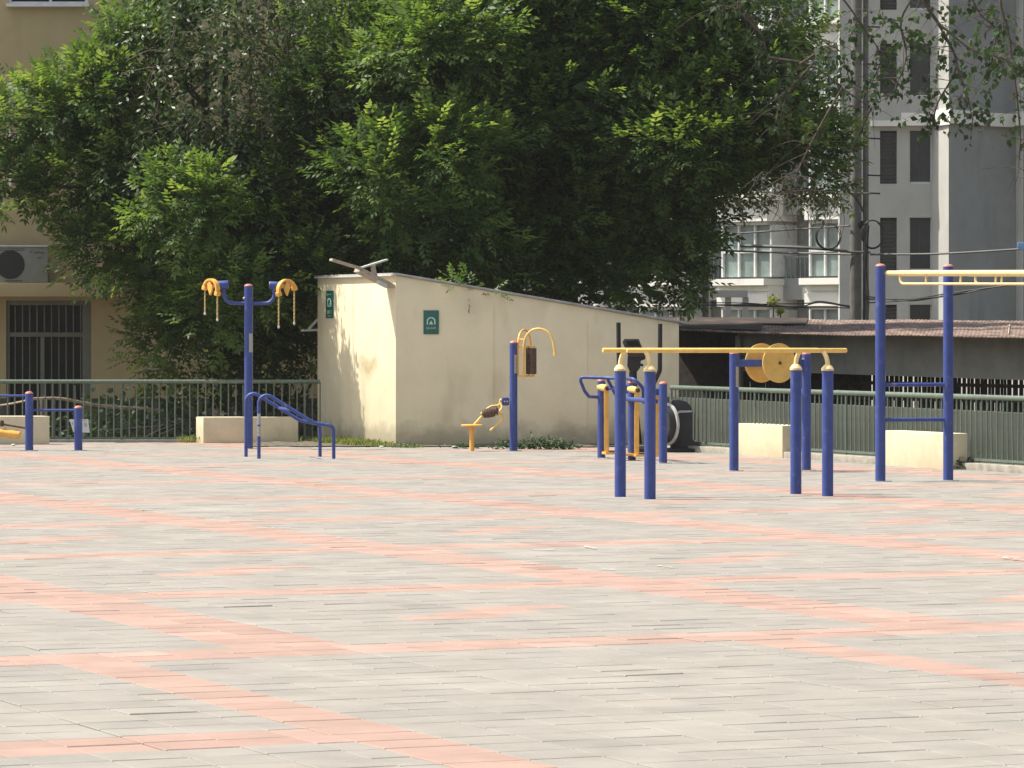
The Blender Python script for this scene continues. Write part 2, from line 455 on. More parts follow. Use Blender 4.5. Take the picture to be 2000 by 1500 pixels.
def paver(u0, u1, v0, v1, red):
    g = .0035
    cu, cv = (u0 + u1) / 2, (v0 + v1) / 2
    c = UV(cu, cv)
    if not (-15 < c.x < 16 and 11 < c.y < 60.2) or abs(c.x) > c.y * .1283 + 6.0: return
    if cu > FU - .15: return
    if c.y > 58.0 and c.x > -3.2: return
    ck = (round(u0 * 50), round(v0 / 4.4)); colh.setdefault(ck, random.gauss(0, .0008))
    z = random.gauss(0, .0008) + colh[ck]; tu = random.gauss(0, .001); tv = random.gauss(0, .0011)
    if random.random() < .05: tv *= 3
    o = len(vs); ch = .004
    for (a, b) in ((u0 + g, v0 + g), (u1 - g, v0 + g), (u1 - g, v1 - g), (u0 + g, v1 - g)):
        q = UV(a, b); hu = (a - cu) / max(.1, u1 - u0); hv = (b - cv) / .31
        vs.append((q.x, q.y, -.03))
    for (a, b) in ((u0 + g, v0 + g), (u1 - g, v0 + g), (u1 - g, v1 - g), (u0 + g, v1 - g)):
        q = UV(a, b); hu = (a - cu) / .33; hv = (b - cv) / .31
        vs.append((q.x, q.y, z + tu * hu + tv * hv - ch))
    for (a, b) in ((u0 + g + ch, v0 + g + ch), (u1 - g - ch, v0 + g + ch), (u1 - g - ch, v1 - g - ch), (u0 + g + ch, v1 - g - ch)):
        q = UV(a, b); hu = (a - cu) / .33; hv = (b - cv) / .31
        vs.append((q.x, q.y, z + tu * hu + tv * hv))
    F8 = [(0, 1, 5, 4), (1, 2, 6, 5), (2, 3, 7, 6), (3, 0, 4, 7), (4, 5, 9, 8), (5, 6, 10, 9), (6, 7, 11, 10), (7, 4, 8, 11), (8, 9, 10, 11)]
    t = min(1, max(0, random.gauss(.5, .2)))
    for f in F8:
        fs.append(tuple(i + o for i in f)); mi.append(1 if red else 0); tint.append(t)


VB = [15.87] + [20.06 + 4.53 * k for k in range(0, 10)]
VB = [15.87 - 4.3 * 2, 15.87 - 4.3] + VB
HWB = .30
WIDE = [7.54 + 3.98 * k for k in range(-7, 8)]
NARW = [6.24 + 3.86 * k for k in range(-5, 6)]


def motif(cu, cv, near):
    if near or cv > 38: return False
    ku = (cu - 7.54) / 3.98; kv = (cv - 20.06) / 4.53
    du = (ku - math.floor(ku) - .5) * 3.98; dv = (kv - math.floor(kv) - .5) * 4.53
    return (abs(dv) < .17 and abs(du) < .42) or (.17 <= abs(dv) < .5 and abs(du - .38 * (1 if dv > 0 else -1)) < .26)


def row(v0, v1, red, near, k):
    stripes = [(c - .19, c + .19, 1) for c in NARW] if near else [(c - .33, c + .33, 2) for c in WIDE]
    if near == 2:                        # nearest bay: the cross stripe stops at the narrow stripe
        pass
    edges = []
    for (a, b, n) in stripes:
        edges.append((a, b, n))
    cur = -18.0
    for (a, b, n) in sorted(edges) + [(26, 26, 0)]:
        # field bricks from cur to a
        x = cur; first = .33
        while x < a - .01:
            e = min(a, x + first)
            if a - e < .12: e = a
            r = red if not callable(red) else red(.5 * (x + e))
            paver(x, e, v0, v1, r or motif((x + e) / 2, (v0 + v1) / 2, near)); x = e
        for j in range(n):
            paver(a + (b - a) * j / n, a + (b - a) * (j + 1) / n, v0, v1, True)
        cur = b


for i in range(len(VB) - 1):
    v0, v1 = VB[i], VB[i + 1]
    near = v1 <= 20.2
    lo, hi = v0 + HWB, v1 - HWB
    n = max(1, round((hi - lo) / .31))
    for k in range(n):
        row(lo + (hi - lo) * k / n, lo + (hi - lo) * (k + 1) / n, False, near, k)
    isb1 = abs(v1 - 15.87) < .1
    for k in range(2):
        red = (lambda u: u < 6.24) if (near and v1 < 18) else True
        row(v1 - HWB + HWB * k, v1 - HWB + HWB * (k + 1), red, near, k)
me = bpy.data.meshes.new('plaza_paving'); me.from_pydata(vs, [], fs)
me.materials.append(M['paver']); me.materials.append(M['redpaver'])
me.polygons.foreach_set('material_index', mi)
at = me.attributes.new('tint', 'FLOAT', 'FACE'); at.data.foreach_set('value', tint)
o = bpy.data.objects.new('plaza_paving', me); col.objects.link(o); tag(o, kind='structure')
# the plain slab finish under and beyond the laid field
mb = MB()
for a, b, c, d in ((-40, -9.4, -20, 60.4), (-9.4, 13, -20, 11.0)):
    mb.add([(a, c, -.012), (b, c, -.012), (b, d, -.012), (a, d, -.012)], [(0, 1, 2, 3)])
tag(mb.build('plaza_margin', 'slab', smooth=False), kind='structure')

# worn chalk dashes along one stripe
mb = MB()
for (xa, ya, xb, yb) in ((110, 978, 178, 979), (240, 977, 294, 977), (248, 996, 296, 997), (390, 1012, 452, 1012.6), (500, 1032.5, 566, 1033), (655, 1052, 762, 1052),
                         (845, 1078, 884, 1078.6), (1040, 1076, 1086, 1075), (1142, 1069, 1163, 1073), (1285, 1107, 1316, 1111), (1408, 1124, 1436, 1124),
                         (1950, 1087, 1992, 1092), (1955, 1091, 1998, 1096), (1020, 1103, 1052, 1103), (1170, 1113, 1205, 1115), (850, 1049, 885, 1049)):
    p, q = G(xa, ya), G(xb, yb); d = (q - p).normalized(); s = UP.cross(d) * .013 * (1.0 + .5 * random.random())
    z = UP * .011
    k = 9; L_ = []; R_ = []
    for i in range(k + 1):
        c = p.lerp(q, i / k); wv = .45 + .75 * random.random()
        L_.append(c + s * wv + z); R_.append(c - s * (.45 + .75 * random.random()) + z)
    for i in range(k):
        if random.random() < .3: continue
        mb.add([L_[i], L_[i + 1], R_[i + 1], R_[i]], [(0, 1, 2, 3)])
tag(mb.build('paint_dashes', 'paint', smooth=False), kind='structure')

# strip of gravel and soil at the kiosk foot
C0 = Vector((-1.70, 58.4, 0)); C1 = Vector((2.447, 58.5, 0))
FD = (C1 - C0).normalized(); FNm = Vector((FD.y, -FD.x, 0))
pts = []
for i in range(41):
    t = -2.2 + 7.4 * i / 40
    q = C0 + FD * t + FNm * (.42 + .22 * math.sin(i * 1.7) * random.random() + .25 * (t > 2.6))
    pts.append((q, q.x))
vsg = []; fsg = []
for i, (q, _) in enumerate(pts):
    bk = Vector((q.x + .1, 59.6 if q.x > -1.7 else 60.6, 0))
    for j in range(6):
        c = q.lerp(bk, j / 5); vsg.append((c.x, c.y, .012 + (.03 * random.random() if j > 0 else 0)))
for i in range(40):
    for j in range(5):
        fsg.append((i * 6 + j, (i + 1) * 6 + j, (i + 1) * 6 + j + 1, i * 6 + j + 1))
mb = MB().add(vsg, fsg)
tag(mb.build('gravel_strip', 'gravel'), kind='structure')

# ================================================================ fences
def fence(name, label, p0, p1, zb, zt, n, post_every, rail_r, bar_r, end_posts=True, kerb_w=.24):
    p0, p1 = Vector(p0), Vector(p1)
    root = thing(name, (p0 + p1) / 2, label, 'fence')
    d = (p1 - p0).normalized(); s = UP.cross(d)
    MB().tube([p0 + UP * zt, p1 + UP * zt], rail_r, 14).build('top_rail', 'green', root)
    MB().bar(p0 + UP * (zb + .04), p1 + UP * (zb + .04), .025, .03).build('bottom_rail', 'green', root)
    proto = None
    for i in range(n + 1):
        q = p0.lerp(p1, i / n)
        if i % post_every == 0:
            MB().tube([q + UP * (zb - .02), q + UP * (zt - rail_r * .5)], bar_r * 1.7, 10).build('post', 'green', root)
            continue
        if proto is None:
            proto = MB().tube([q + UP * (zb + .03), q + UP * (zt - rail_r * .4)], bar_r, 8).build('baluster', 'green', root); q0 = q
        else:
            c = proto.copy(); col.objects.link(c); c.parent = root; c.location = proto.location + (q - q0)
            c.rotation_euler = (random.gauss(0, .004), random.gauss(0, .006), 0)
    return root


lp0, lp1 = P(-120, 864, LFZ), P(625, 864, LFZ)
lp0.z = lp1.z = 0
zt = H - (745.2 - HY) * LFZ / F
fence('baluster_fence', 'green railing with thin balusters left of the cream kiosk', lp0, lp1, .02, zt, 50, 24, .031, .0105)
MB().bar(lp0 + Vector((0, 0, -.01)) , Vector((-2.88, LFZ, -.01)), .20, .10).build('fence_kerb', 'kerb', None, .012)
tag(bpy.data.objects['fence_kerb'], 'low pale kerb under the green railing left of the kiosk', 'kerb')
rp0, rp1 = UV(FU, FEND), UV(FU, 40.5)
fence('baluster_fence', 'long green railing with close balusters running right from the kiosk', rp0, rp1, .085, .885, 84, 21, .033, .0098)
o = MB().bar(UV(FU - .02, FEND + .1, .025), UV(FU - .02, 40.3, .025), .26, .12).build('fence_kerb', 'kerb', None, .012)
tag(o, 'long concrete kerb under the green railing on the right', 'kerb')


# rendered blocks straddling the fence feet
def block(name, a, b, c, h, label, group='cream rendered blocks at the fences'):
    # a = near corner, b along the long side, c along the short side
    mb = MB().poly([a, a + b, a + b + c, a + c], (0, 0, h))
    o = mb.build(name, 'block', None, .014)
    return tag(o, label, 'concrete block', group)


b2l = G(397, 865.5)
block('rendered_block', b2l + UP * -.005, Vector((1.42, .10, 0)), AD * .34, .395, 'cream rendered block behind the tall blue arm-stretch post')
b1r = G(97, 868.3)
block('rendered_block', b1r + UP * -.005, Vector((-1.5, .02, 0)), Vector((-.12, .33, 0)), .425, 'cream rendered block behind the low blue push-up bars')
c3 = UV(24.30, UV(0, 0).x + 0)  # placeholder
k3 = G(1528, 894.7)
block('rendered_block', k3 + UP * -.005, AD * 1.42, BD * .36, .436, 'cream rendered block behind the yellow shoulder wheels')
k4 = G(1848, 917.5)
block('rendered_block', k4 + UP * -.005, AD * 1.62, BD * .30, .446, 'cream rendered block seen between the tall ladder posts')

# ================================================================ kiosk
kz0, kz1 = 2.494, 1.795
C3 = C0 + AD * 3.24; C2 = C1 + AD * 3.3
kiosk = thing('kiosk', C0, 'cream rendered kiosk with lean-to roof and green signs on its walls', 'kiosk')
vsK = [C0 + UP * -.03, C1 + UP * -.03, C2 + UP * -.03, C3 + UP * -.03, C0 + UP * kz0, C1 + UP * kz1, C2 + UP * kz1, C3 + UP * kz0]
mb = MB().add(vsK, [(0, 3, 2, 1), (4, 5, 6, 7), (0, 1, 5, 4), (1, 2, 6, 5), (2, 3, 7, 6), (3, 0, 4, 7)])
mb.build('wall', 'kiosk', kiosk, .008)
rl = (C1 + UP * kz1) - (C0 + UP * kz0); rd = rl.normalized()
rn = AD.cross(rd); rn = rn if rn.z > 0 else -rn
a0 = C0 + UP * kz0 - AD * .05 - rd * .03
MB().poly([a0 + rn * .003, a0 + rn * .003 + rl + rd * .17, a0 + rn * .003 + rl + rd * .17 + AD * 3.42, a0 + rn * .003 + AD * 3.35], rn * .035).build('roof_sheet', 'roofsheet', kiosk, .004)
# thin capping strip along the top of the left wall
MB().bar(C0 + UP * (kz0 + .004) - BD * .02 - AD * .04, C3 + UP * (kz0 + .004) - BD * .02, .07, .022).build('wall_capping', 'planklight', kiosk, .003)
for t, z0, z1 in ((1.43, .2, 2.02), (2.80, .2, 1.82)):
    q = C0 + FD * t + FNm * .002
    MB().bar(q + UP * z0, q + UP * z1, .012, .006).build('wall_joint', 'kiosk', kiosk)
q = C0 + AD * 1.72 - BD * .002
MB().bar(q + UP * .25, q + UP * 2.42, .003, .008).build('wall_joint', 'kiosk', kiosk)


# signs
def sign(c, x, n, wd, ht, label, n_lines, group='green signs on the kiosk'):
    root = thing('wall_sign', c, label, 'sign', group)
    y = UP
    MB().box(c + n * .008, (wd, .016, ht), x, n).build('sign_board', 'signgreen', root, .003)
    mb = MB(); r0, r1 = wd * .285, wd * .20; cz = -.02 * ht
    o_ = n * .0175
    def ring(ra, rb, cz, leg):
        pts_o = [c + x * (ra * math.cos(R(a))) + y * (cz + ra * math.sin(R(a))) + o_ for a in range(0, 181, 15)]
        pts_i = [c + x * (rb * math.cos(R(a))) + y * (cz + rb * math.sin(R(a))) + o_ for a in range(0, 181, 15)]
        pts_o = [c + x * ra + y * (cz - leg) + o_] + pts_o + [c - x * ra + y * (cz - leg) + o_]
        pts_i = [c + x * rb + y * (cz - leg) + o_] + pts_i + [c - x * rb + y * (cz - leg) + o_]
        k = len(pts_o)
        mb.add(pts_o + pts_i, [(i, i + 1, k + i + 1, k + i) for i in range(k - 1)])
    ring(r0, r1, cz + .06 * ht, .13 * ht)
    t = .10 * wd
    mb.add([c + y * (cz + .10 * ht) + o_, c - x * t * 1.35 + y * (cz - .07 * ht) + o_, c + x * t * 1.35 + y * (cz - .07 * ht) + o_], [(0, 1, 2)])
    mb.build('symbol', 'signwhite', root, smooth=False)
    mb = MB()
    for (zz, hh, n_) in n_lines:
        wch = wd * .62 / n_
        for i in range(n_):
            cx = -wd * .31 + wch * (i + .5)
            for (dx, dz, sx, sz) in ((0, .35, .7, .16), (0, -.35, .7, .16), (-.25, 0, .14, .8), (.22, 0, .14, .8), (0, 0, .6, .13)):
                if random.random() < .2: continue
                mb.box(c + x * (cx + dx * wch) + y * (ht * zz + dz * hh * ht) + n * .017, (wch * sx, .002, hh * ht * sz), x, n)
    mb.build('lettering', 'signwhite', root, smooth=False)
    return root


pc = P(842, 629.5, 58.42)
t_ = (pc - C0).dot(FD)
sc_ = C0 + FD * t_; sc_.z = pc.z
sign(sc_, FD, FNm, .225, .35, 'green shelter sign with white arch on the shaded front of the kiosk', [(-.24, .09, 6)])
# left face sign: find where the sight line at column 645 meets the face
tt = 0
best = min((abs((C0 + AD * a).x / (C0 + AD * a).y * F + 1000 - 645), a) for a in [i * .01 for i in range(325)])[1]
sc_ = C0 + AD * best; sc_.z = P(645, 594.5, sc_.y).z
sign(sc_, -AD, -BD, .30, .42, 'tall green sign on the sunlit left wall of the kiosk', [(.36, .05, 7), (-.24, .05, 7), (-.31, .05, 7), (-.42, .04, 6)])

# broken bracket boards on the roof corner
bk = thing('broken_bracket', C0 + UP * 2.4, 'broken bracket of splayed boards hanging off the kiosk roof corner', 'bracket')
nO = -BD
def slab_board(name, p0, p1, wd, wdir, th, m):
    p0, p1 = Vector(p0), Vector(p1); d = (p1 - p0).normalized(); wv = Vector(wdir).normalized()
    wv = (wv - d * wv.dot(d)).normalized(); nn = d.cross(wv)
    MB().box((p0 + p1) / 2 + wv * wd / 2, ((p1 - p0).length, wd, th), d, wv).build(name, m, bk, .004)
w0 = C0 + AD * .02 + nO * .01 + UP * 2.335; w1 = w0 + nO * .50 + UP * .235
slab_board('lower_board', w0, w1, .34, AD, .055, 'plank')
slab_board('left_board', w1 + UP * .02, w1 + nO * .47 + UP * .15, .13, AD, .035, 'plank')
slab_board('right_board', w1 + nO * .02 + UP * .03, w1 - nO * .40 + UP * .155, .10, AD, .025, 'planklight')
MB().bar(w1 - nO * .22 + UP * -.10 + AD * .06, w1 - nO * .17 + UP * .10 + AD * .06, .05, .06).build('stub', 'plank', bk, .004)
MB().box(w1 - nO * .30 + UP * -.20 + AD * .0, (.16, .05, .06), -nO + UP * -.45, AD).build('torn_edge', 'planklight', bk, .004)
MB().ball(w1 + UP * .035 + AD * .07, .035, 10, (1, 1, .6)).build('bolt_cap', 'steel', bk)
# metal awning arm on the far left side of the kiosk
aw = P(612, 634, 61.6)
ar = thing('awning_frame', aw, 'grey metal awning frame sticking out behind the kiosk left edge', 'awning')
MB().bar(P(588, 645.5, 61.7), P(640, 643.5, 61.7), .03, .035).build('arm', 'planklight', ar)
MB().bar(P(603, 643, 61.7), P(622, 622, 61.7), .05, .04).build('brace', 'planklight', ar)

# ================================================================ exercise equipment
S_ = lambda Z: Z / F
# --- low push-up bars
b1, b2 = G(57, 880), G(153, 880)
Z = b1.y
g_ = b1 - b2
b0 = b1 + g_
pu = thing('push_up_bars', b1, 'low blue stepped push-up bars with red post caps at the left', 'exercise bars')
h1, h2, h0 = (880 - 769) * S_(Z), (880 - 797) * S_(Z), (880 - 741) * S_(Z)
post(pu, b1, h1, .058); post(pu, b2, h2, .058); post(pu, b0, h0, .058)
MB().tube([b1 + UP * ((880 - 801) * S_(Z)), b2 + UP * ((880 - 801) * S_(Z))], .017, 12).build('grip_bar', 'blue', pu)
MB().tube([b0 + UP * ((880 - 773) * S_(Z)), b1 + UP * ((880 - 773) * S_(Z))], .017, 12).build('grip_bar', 'blue', pu)

# --- yellow padded trainer cut by the left edge
lt0 = G(-75, 874)
lt = thing('leg_trainer', lt0, 'yellow padded roller with brown bracket at the left edge', 'exercise machine')
Z = lt0.y
post(lt, lt0, .9, .05)
MB().tube([P(-70, 836, Z), P(39, 850.5, Z - .15)], .058, 20).build('roller', 'orange', lt, .008)
MB().tube(fillet([P(-66, 822, Z), P(2, 828, Z - .1), P(50, 836, Z - .12)], .1), .016, 10).build('bracket_bar', 'rubber', lt)
MB().bar(P(4, 833, Z - .1), P(4, 821, Z - .1), .05, .05).build('bracket_lug', 'rubber', lt, .006)
for px, py in ((10, 836), (31, 840)):
    MB().bar(P(px, py - 2, Z - .1), P(px, py + 6, Z - .1), .04, .035).build('bracket_clip', 'orange', lt)
MB().tube([P(49, 836, Z - .12), P(52, 831, Z - .1)], .014, 8).build('bracket_tip', 'rubber', lt)

# --- shoulder stretch station (pulley arcs with chains)
sb = G(485.5, 876.6); Z = sb.y; s1 = S_(Z)
st = thing('arm_stretch_station', sb, 'tall blue post with two curved arms carrying yellow arcs and chains', 'exercise machine')
p_ = post(st, sb, (876.6 - 559) * s1, .062)
label_plate(p_, sb, .062, (876.6 - 688) * s1, (876.6 - 651) * s1, -50, 60)
Q = lambda x, y, dz=0: P(x, y, Z + dz)
for (tone, pts, hub0, hub1, wc, yaw, ch) in (
        ('l', [(484, 592.5), (438.5, 592.5), (437, 556)], (446, 555.5), (425, 556.5), (412.5, 565), 17, ((399, 611), (427, 623))),
        ('r', [(487, 592.5), (535, 592.5), (536.5, 558)], (526.5, 557), (550, 558.5), (559.5, 566), -17, ((542, 637), (574, 630)))):
    MB().tube(fillet([Q(*p) for p in pts], .20, 10), .026, 14).build('arm', 'blue', st)
    hb = MB().tube([Q(*hub0), Q(*hub1)], .058, 20).build('hub', 'blue', st, .006)
    if tone == 'r':
        MB().tube([Q(hub0[0] - .4, hub0[1]), Q(hub0[0] + .2, hub0[1])], .05, 20).build('hub_end', 'cream', hb)
    # arc wheel: a half ring whose plane is turned away from the viewer
    c = Q(*wc)
    yv = -46 if tone == 'l' else 40
    ex = Vector((math.cos(R(yv)), math.sin(R(yv)), 0))
    ez = UP
    en = ex.cross(UP)
    Rr = .145
    ex, ez = (ex * math.cos(R(yaw)) - UP * math.sin(R(yaw))), (UP * math.cos(R(yaw)) + ex * math.sin(R(yaw)))
    arc = MB(); vsA = []; n_ = 20
    for i in range(n_ + 1):
        a = R(2 + 176 * i / n_)
        rad = ex * math.cos(a) + ez * math.sin(a) * .95
        for (k, q) in ((-.036, -.016), (.036, -.016), (.036, .016), (-.036, .016)):
            vsA.append(c + rad * (Rr + q) + en * k)
    fsA = [(i * 4 + j, i * 4 + (j + 1) % 4, (i + 1) * 4 + (j + 1) % 4, (i + 1) * 4 + j) for i in range(n_) for j in range(4)]
    fsA += [(3, 2, 1, 0), tuple(n_ * 4 + j for j in range(4))]
    whl = arc.add(vsA, fsA).build('pulley_arc', 'orange', st, .005)
    # web plates towards the hub
    mbw = MB()
    mbw.poly([c + UP * .06 - ex * .055, c + UP * .12, c + UP * .06 + ex * .055, c + ex * .045 + UP * .0, c + UP * -.085, c - ex * .045 + UP * .0], en * .03)
    mbw.poly([c + UP * .07 - ex * .02, c + UP * .135 - ex * .02, c + UP * .135 + ex * .02, c + UP * .07 + ex * .02], en * .018)
    mbw.build('web_plate', 'orange', whl)
    hub_dir = (Q(*hub1) - Q(*hub0)).normalized()
    MB().tube([Q(*hub1), c + UP * .05], .03, 14).build('axle', 'yellow', whl)
    for sgn, (cx, cy) in zip((-1, 1), ch):
        e = c + ex * sgn * Rr * 1.0 + UP * -.02
        MB().box(e, (.062, .075, .062), ex).build('chain_guide', 'orange', whl, .006)
        # chain: alternating short links
        z1_ = H - (cy - HY) * s1
        mbk = MB(); z = e.z - .02; k = 0
        while z > z1_:
            d = ex if k % 2 else en
            mbk.box(Vector((e.x, e.y, z - .017)), (.022, .008, .036), d)
            z -= .027; k += 1
        chn = mbk.build('chain', 'chain', st)
        MB().ball(Vector((e.x, e.y, z1_ - .012)), .018, 10, (1, 1, 1.3)).build('chain_end', 'planklight', chn)
MB().ball(Q(477, 582.5) + Vector((0, -.02, 0)), .02, 10).build('bolt_cap', 'silver', st)

# --- stair shaped stretching rails
fr = G(505.6, 896); Zf = fr.y; rr = G(480.5, 892); Zr = rr.y
sr = thing('stretching_rails', fr, 'pair of blue bent tube rails stepping down beside the tall blue post', 'exercise bars')
for (nm, pts, Zz) in (('rail', [(505.6, 896.5), (505.6, 760), (613, 826), (651.5, 832), (651.8, 895.6)], Zf), ('rail', [(480.5, 892.5), (480.5, 757), (587, 822), (625, 828), (625, 892.3)], Zr)):
    q = [P(x, y, Zz) for x, y in pts]
    rl_ = MB().tube(fillet(q, [.105, .25, .075], 9), .0235, 16).build(nm, 'blue', sr)
    if Zz == Zf:
        label_plate(rl_, Vector((q[0].x, q[0].y, 0)), .0235, (896 - 852) * S_(Zf), (896 - 833) * S_(Zf), -70, 140)
        label_plate(rl_, Vector((q[0].x, q[0].y, 0)), .0235, (896 - 829) * S_(Zf), (896 - 808) * S_(Zf), -70, 140)
MB().tube([P(570, 800, Zf), P(545, 797, Zr)], .017, 10).build('cross_tube', 'blue', sr)

# --- back massager with stool
mp_ = G(1003, 880.6); Z = mp_.y; s1 = S_(Z)
ms = thing('back_massager', mp_, 'blue post with brown massage rollers and yellow arched handles before the kiosk', 'exercise machine')
Q = lambda x, y, dz=0: P(860 + x / 5, 600 + y / 5, Z + dz)        # x, y read off a 5x enlargement
pp = post(ms, mp_, (880.6 - 670) * s1, .055)
label_plate(pp, mp_, .055, (880.6 - 729) * s1, (880.6 - 693) * s1, -48, 62)
fr_ = MB().bar(Q(760, 378), Q(760, 675), .03, .022)
fr_.bar(Q(745, 384), Q(925, 384), .05, .022); fr_.bar(Q(750, 672), Q(925, 672), .05, .022)
fr_.bar(Q(815, 384, -.06), Q(815, 690, -.06), .05, .034)
fr_.build('roller_frame', 'orange', ms, .003)
for (x, dz, rad) in ((862, .0, .042), (906, -.05, .052)):
    pr = []
    z0, z1_ = H - (600 + 655 / 5 - HY) * s1, H - (600 + 395 / 5 - HY) * s1
    n_ = 26
    pr = [(0, rad * .55), (.004, rad * .8)] + [((z1_ - z0) * i / n_, rad * (1 if i % 2 else .86)) for i in range(1, n_)] + [(z1_ - z0 - .004, rad * .8), (z1_ - z0, rad * .55)]
    b_ = Q(x, 655, dz)
    ro = MB().lathe(b_, pr, UP, 16).build('massage_roller', 'rubber', ms)
    MB().tube([Q(x, 676, dz), Q(x, 380, dz)], .012, 8).build('spindle', 'orange', ro)
hd = smooth_path([Q(818, 440, -.06), Q(818, 360, -.07), Q(838, 285, -.09), Q(895, 225, -.12), Q(975, 212, -.15), Q(1050, 245, -.17), Q(1095, 320, -.19), Q(1112, 400, -.2), Q(1119, 462, -.2)], 5)
hn = MB().tube(hd, .0165, 12).build('handle', 'yellow', ms)
MB().tube([Q(1118, 430, -.2), Q(1120, 470, -.2)], .021, 12).build('grip', 'yellow', hn)
hd = smooth_path([Q(758, 400, .0), Q(762, 330, .02), Q(780, 255, .1), Q(812, 222, .2), Q(848, 236, .3), Q(872, 295, .36), Q(880, 372, .4)], 5)
MB().tube(hd, .0155, 12).build('handle', 'orange', ms)
MB().bar(Q(770, 310, .04), Q(820, 310, -.05), .02, .02).build('tie_bar', 'orange', ms)
lug = MB().box(Q(636, 921), (.105, .05, .115), (1, 0, 0)).build('pivot_lug', 'blue', ms, .02)
for x in (628, 655):
    MB().tube([Q(x, 920, -.02), Q(x, 920, -.036)], .012, 10).build('bolt', 'silver', lug)
for y in (850, 985, 382, 672):
    MB().tube([Q(690, y), Q(664, y)], .009, 8).build('bolt', 'steel', ms)
t1 = smooth_path([Q(612, 905), Q(588, 905), Q(582, 935), Q(565, 960), Q(500, 968), Q(440, 1005), Q(398, 1042)], 5)
MB().tube(t1, .0155, 10).build('lower_arm', 'yellow', ms)
MB().tube(smooth_path([Q(582, 935, -.05), Q(603, 975, -.08), Q(580, 1015, -.1), Q(535, 1055, -.12)], 5), .0155, 10).build('lower_arm', 'yellow', ms)
MB().tube(smooth_path([Q(560, 1030, -.05), Q(596, 1040, -.08), Q(604, 1080, -.1), Q(575, 1125, -.12), Q(488, 1205, -.14)], 5), .0155, 10).build('foot_handle', 'yellow', ms)
a_, c_ = Q(412, 1045, -.05), Q(566, 1010, -.10)
ln = (c_ - a_).length; ax = (c_ - a_).normalized(); n_ = 18
pr = [(0, .028)] + [(ln * i / n_, (.056 + .018 * math.sin(math.pi * i / n_)) * (1 if i % 2 else .9)) for i in range(1, n_)] + [(ln, .03)]
MB().lathe(a_, pr, ax, 16).build('waist_roller', 'rubber', ms)
MB().tube([Q(405, 1065), Q(328, 1150)], .0165, 10).build('seat_arm', 'yellow', ms)
stb = G(921.5, 881)
MB().lathe(Vector((stb.x, stb.y, (881 - 829.3) * s1 - .028)), [(0, .05), (.003, .145), (.022, .152), (.03, .14)], UP, 28).build('stool_seat', 'orange', ms)
MB().tube([stb, stb + UP * ((881 - 829.3) * s1 - .02)], .033, 16).build('stool_leg', 'orange', ms)
MB().ball(P(914.5, 837, Z - .04), .016, 8).build('bolt', 'yellow', ms)

# --- air walker
w1_, w2_, w3_ = G(1174.5, 894.7), G(1234, 899.5), G(1295, 904.8)
aw_ = thing('air_walker', w2_, 'blue three-post air walker with orange swinging legs', 'exercise machine')
QW = lambda x, y, Zz: P(1110 + x / 3.75, 600 + y / 3.75, Zz)      # x, y read off a 3.75x enlargement
for b_, yt in ((w1_, 744.5), (w2_, 748), (w3_, 750)):
    post(aw_, b_, (b_.z - 0) + ((F * H / b_.y + HY) - yt) * S_(b_.y), .0525)
Z1, Z2, Z3 = w1_.y, w2_.y, w3_.y
for (hx, hy, bx, by, Zz, ped) in ((278, 592, 280, 1068, Z1 - .12, 1), (502, 606, 500, 1085, Z2 - .12, 2), (650, 620, 648, 1096, Z3 + .25, 0)):
    t0, b0_ = QW(hx, hy, Zz), QW(bx, by, Zz)
    lg = MB().bar(t0, b0_, .05, .062).build('swing_leg', 'orange' if ped else 'orange', aw_, .006)
    MB().tube([t0 + Vector((-.085, .13, .012)), t0 + Vector((.01, -.045, -.006))], .047, 18).build('bearing_hub', 'yellow', lg, .006)
    MB().tube([t0 + Vector((.012, -.046, -.006)), t0 + Vector((.016, -.056, -.008))], .028, 14).build('hub_cap', 'rubber', lg)
    if ped:
        pd = MB().box(b0_ + Vector((.10, .06, .0)), (.30, .13, .035), BD).build('foot_pedal', 'orange', lg, .006)
        MB().box(b0_ + Vector((.12, .06, .024)), (.24, .12, .014), BD).build('tread_pad', 'rubber', pd, .003)
    if ped == 2:
        pd = MB().box(b0_ + Vector((-.16, .02, .01)), (.20, .13, .035), BD).build('foot_pedal', 'orange', lg, .006)
for x in (0,):
    pth = [QW(240, 660, Z1), QW(150, 655, Z1 - .1), QW(118, 612, Z1 - .15), QW(78, 512, Z1 - .2), QW(340, 520, Z1 - .35), QW(480, 524, Z2 - .2), QW(548, 590, Z2 - .15), QW(552, 700, Z2)]
    MB().tube(fillet(pth, [.05, .1, .05, .3, .14, .12]), .0225, 14).build('handrail', 'blue', aw_)
MB().tube([QW(285, 522, Z1 - .33), QW(345, 640, Z1 - .2)], .0215, 12).build('handrail_strut', 'blue', aw_)
MB().tube([QW(345, 640, Z1 - .2), QW(440, 680, Z2)], .0215, 12).build('handrail_strut', 'blue', aw_)
MB().tube([QW(642, 690, Z3), QW(430, 672, Z2)], .03, 12).build('axle_tube', 'blue', aw_)
MB().tube([QW(470, 600, Z2), QW(276, 592, Z1 - .02)], .026, 12).build('axle_tube', 'blue', aw_)
MB().box(QW(648, 620, Z3 + .1), (.07, .1, .09), (1, 0, 0)).build('bearing_block', 'blue', aw_, .02)
MB().box(QW(436, 600, Z2 + .05), (.06, .1, .12), (1, 0, 0)).build('bearing_block', 'blue', aw_, .02)

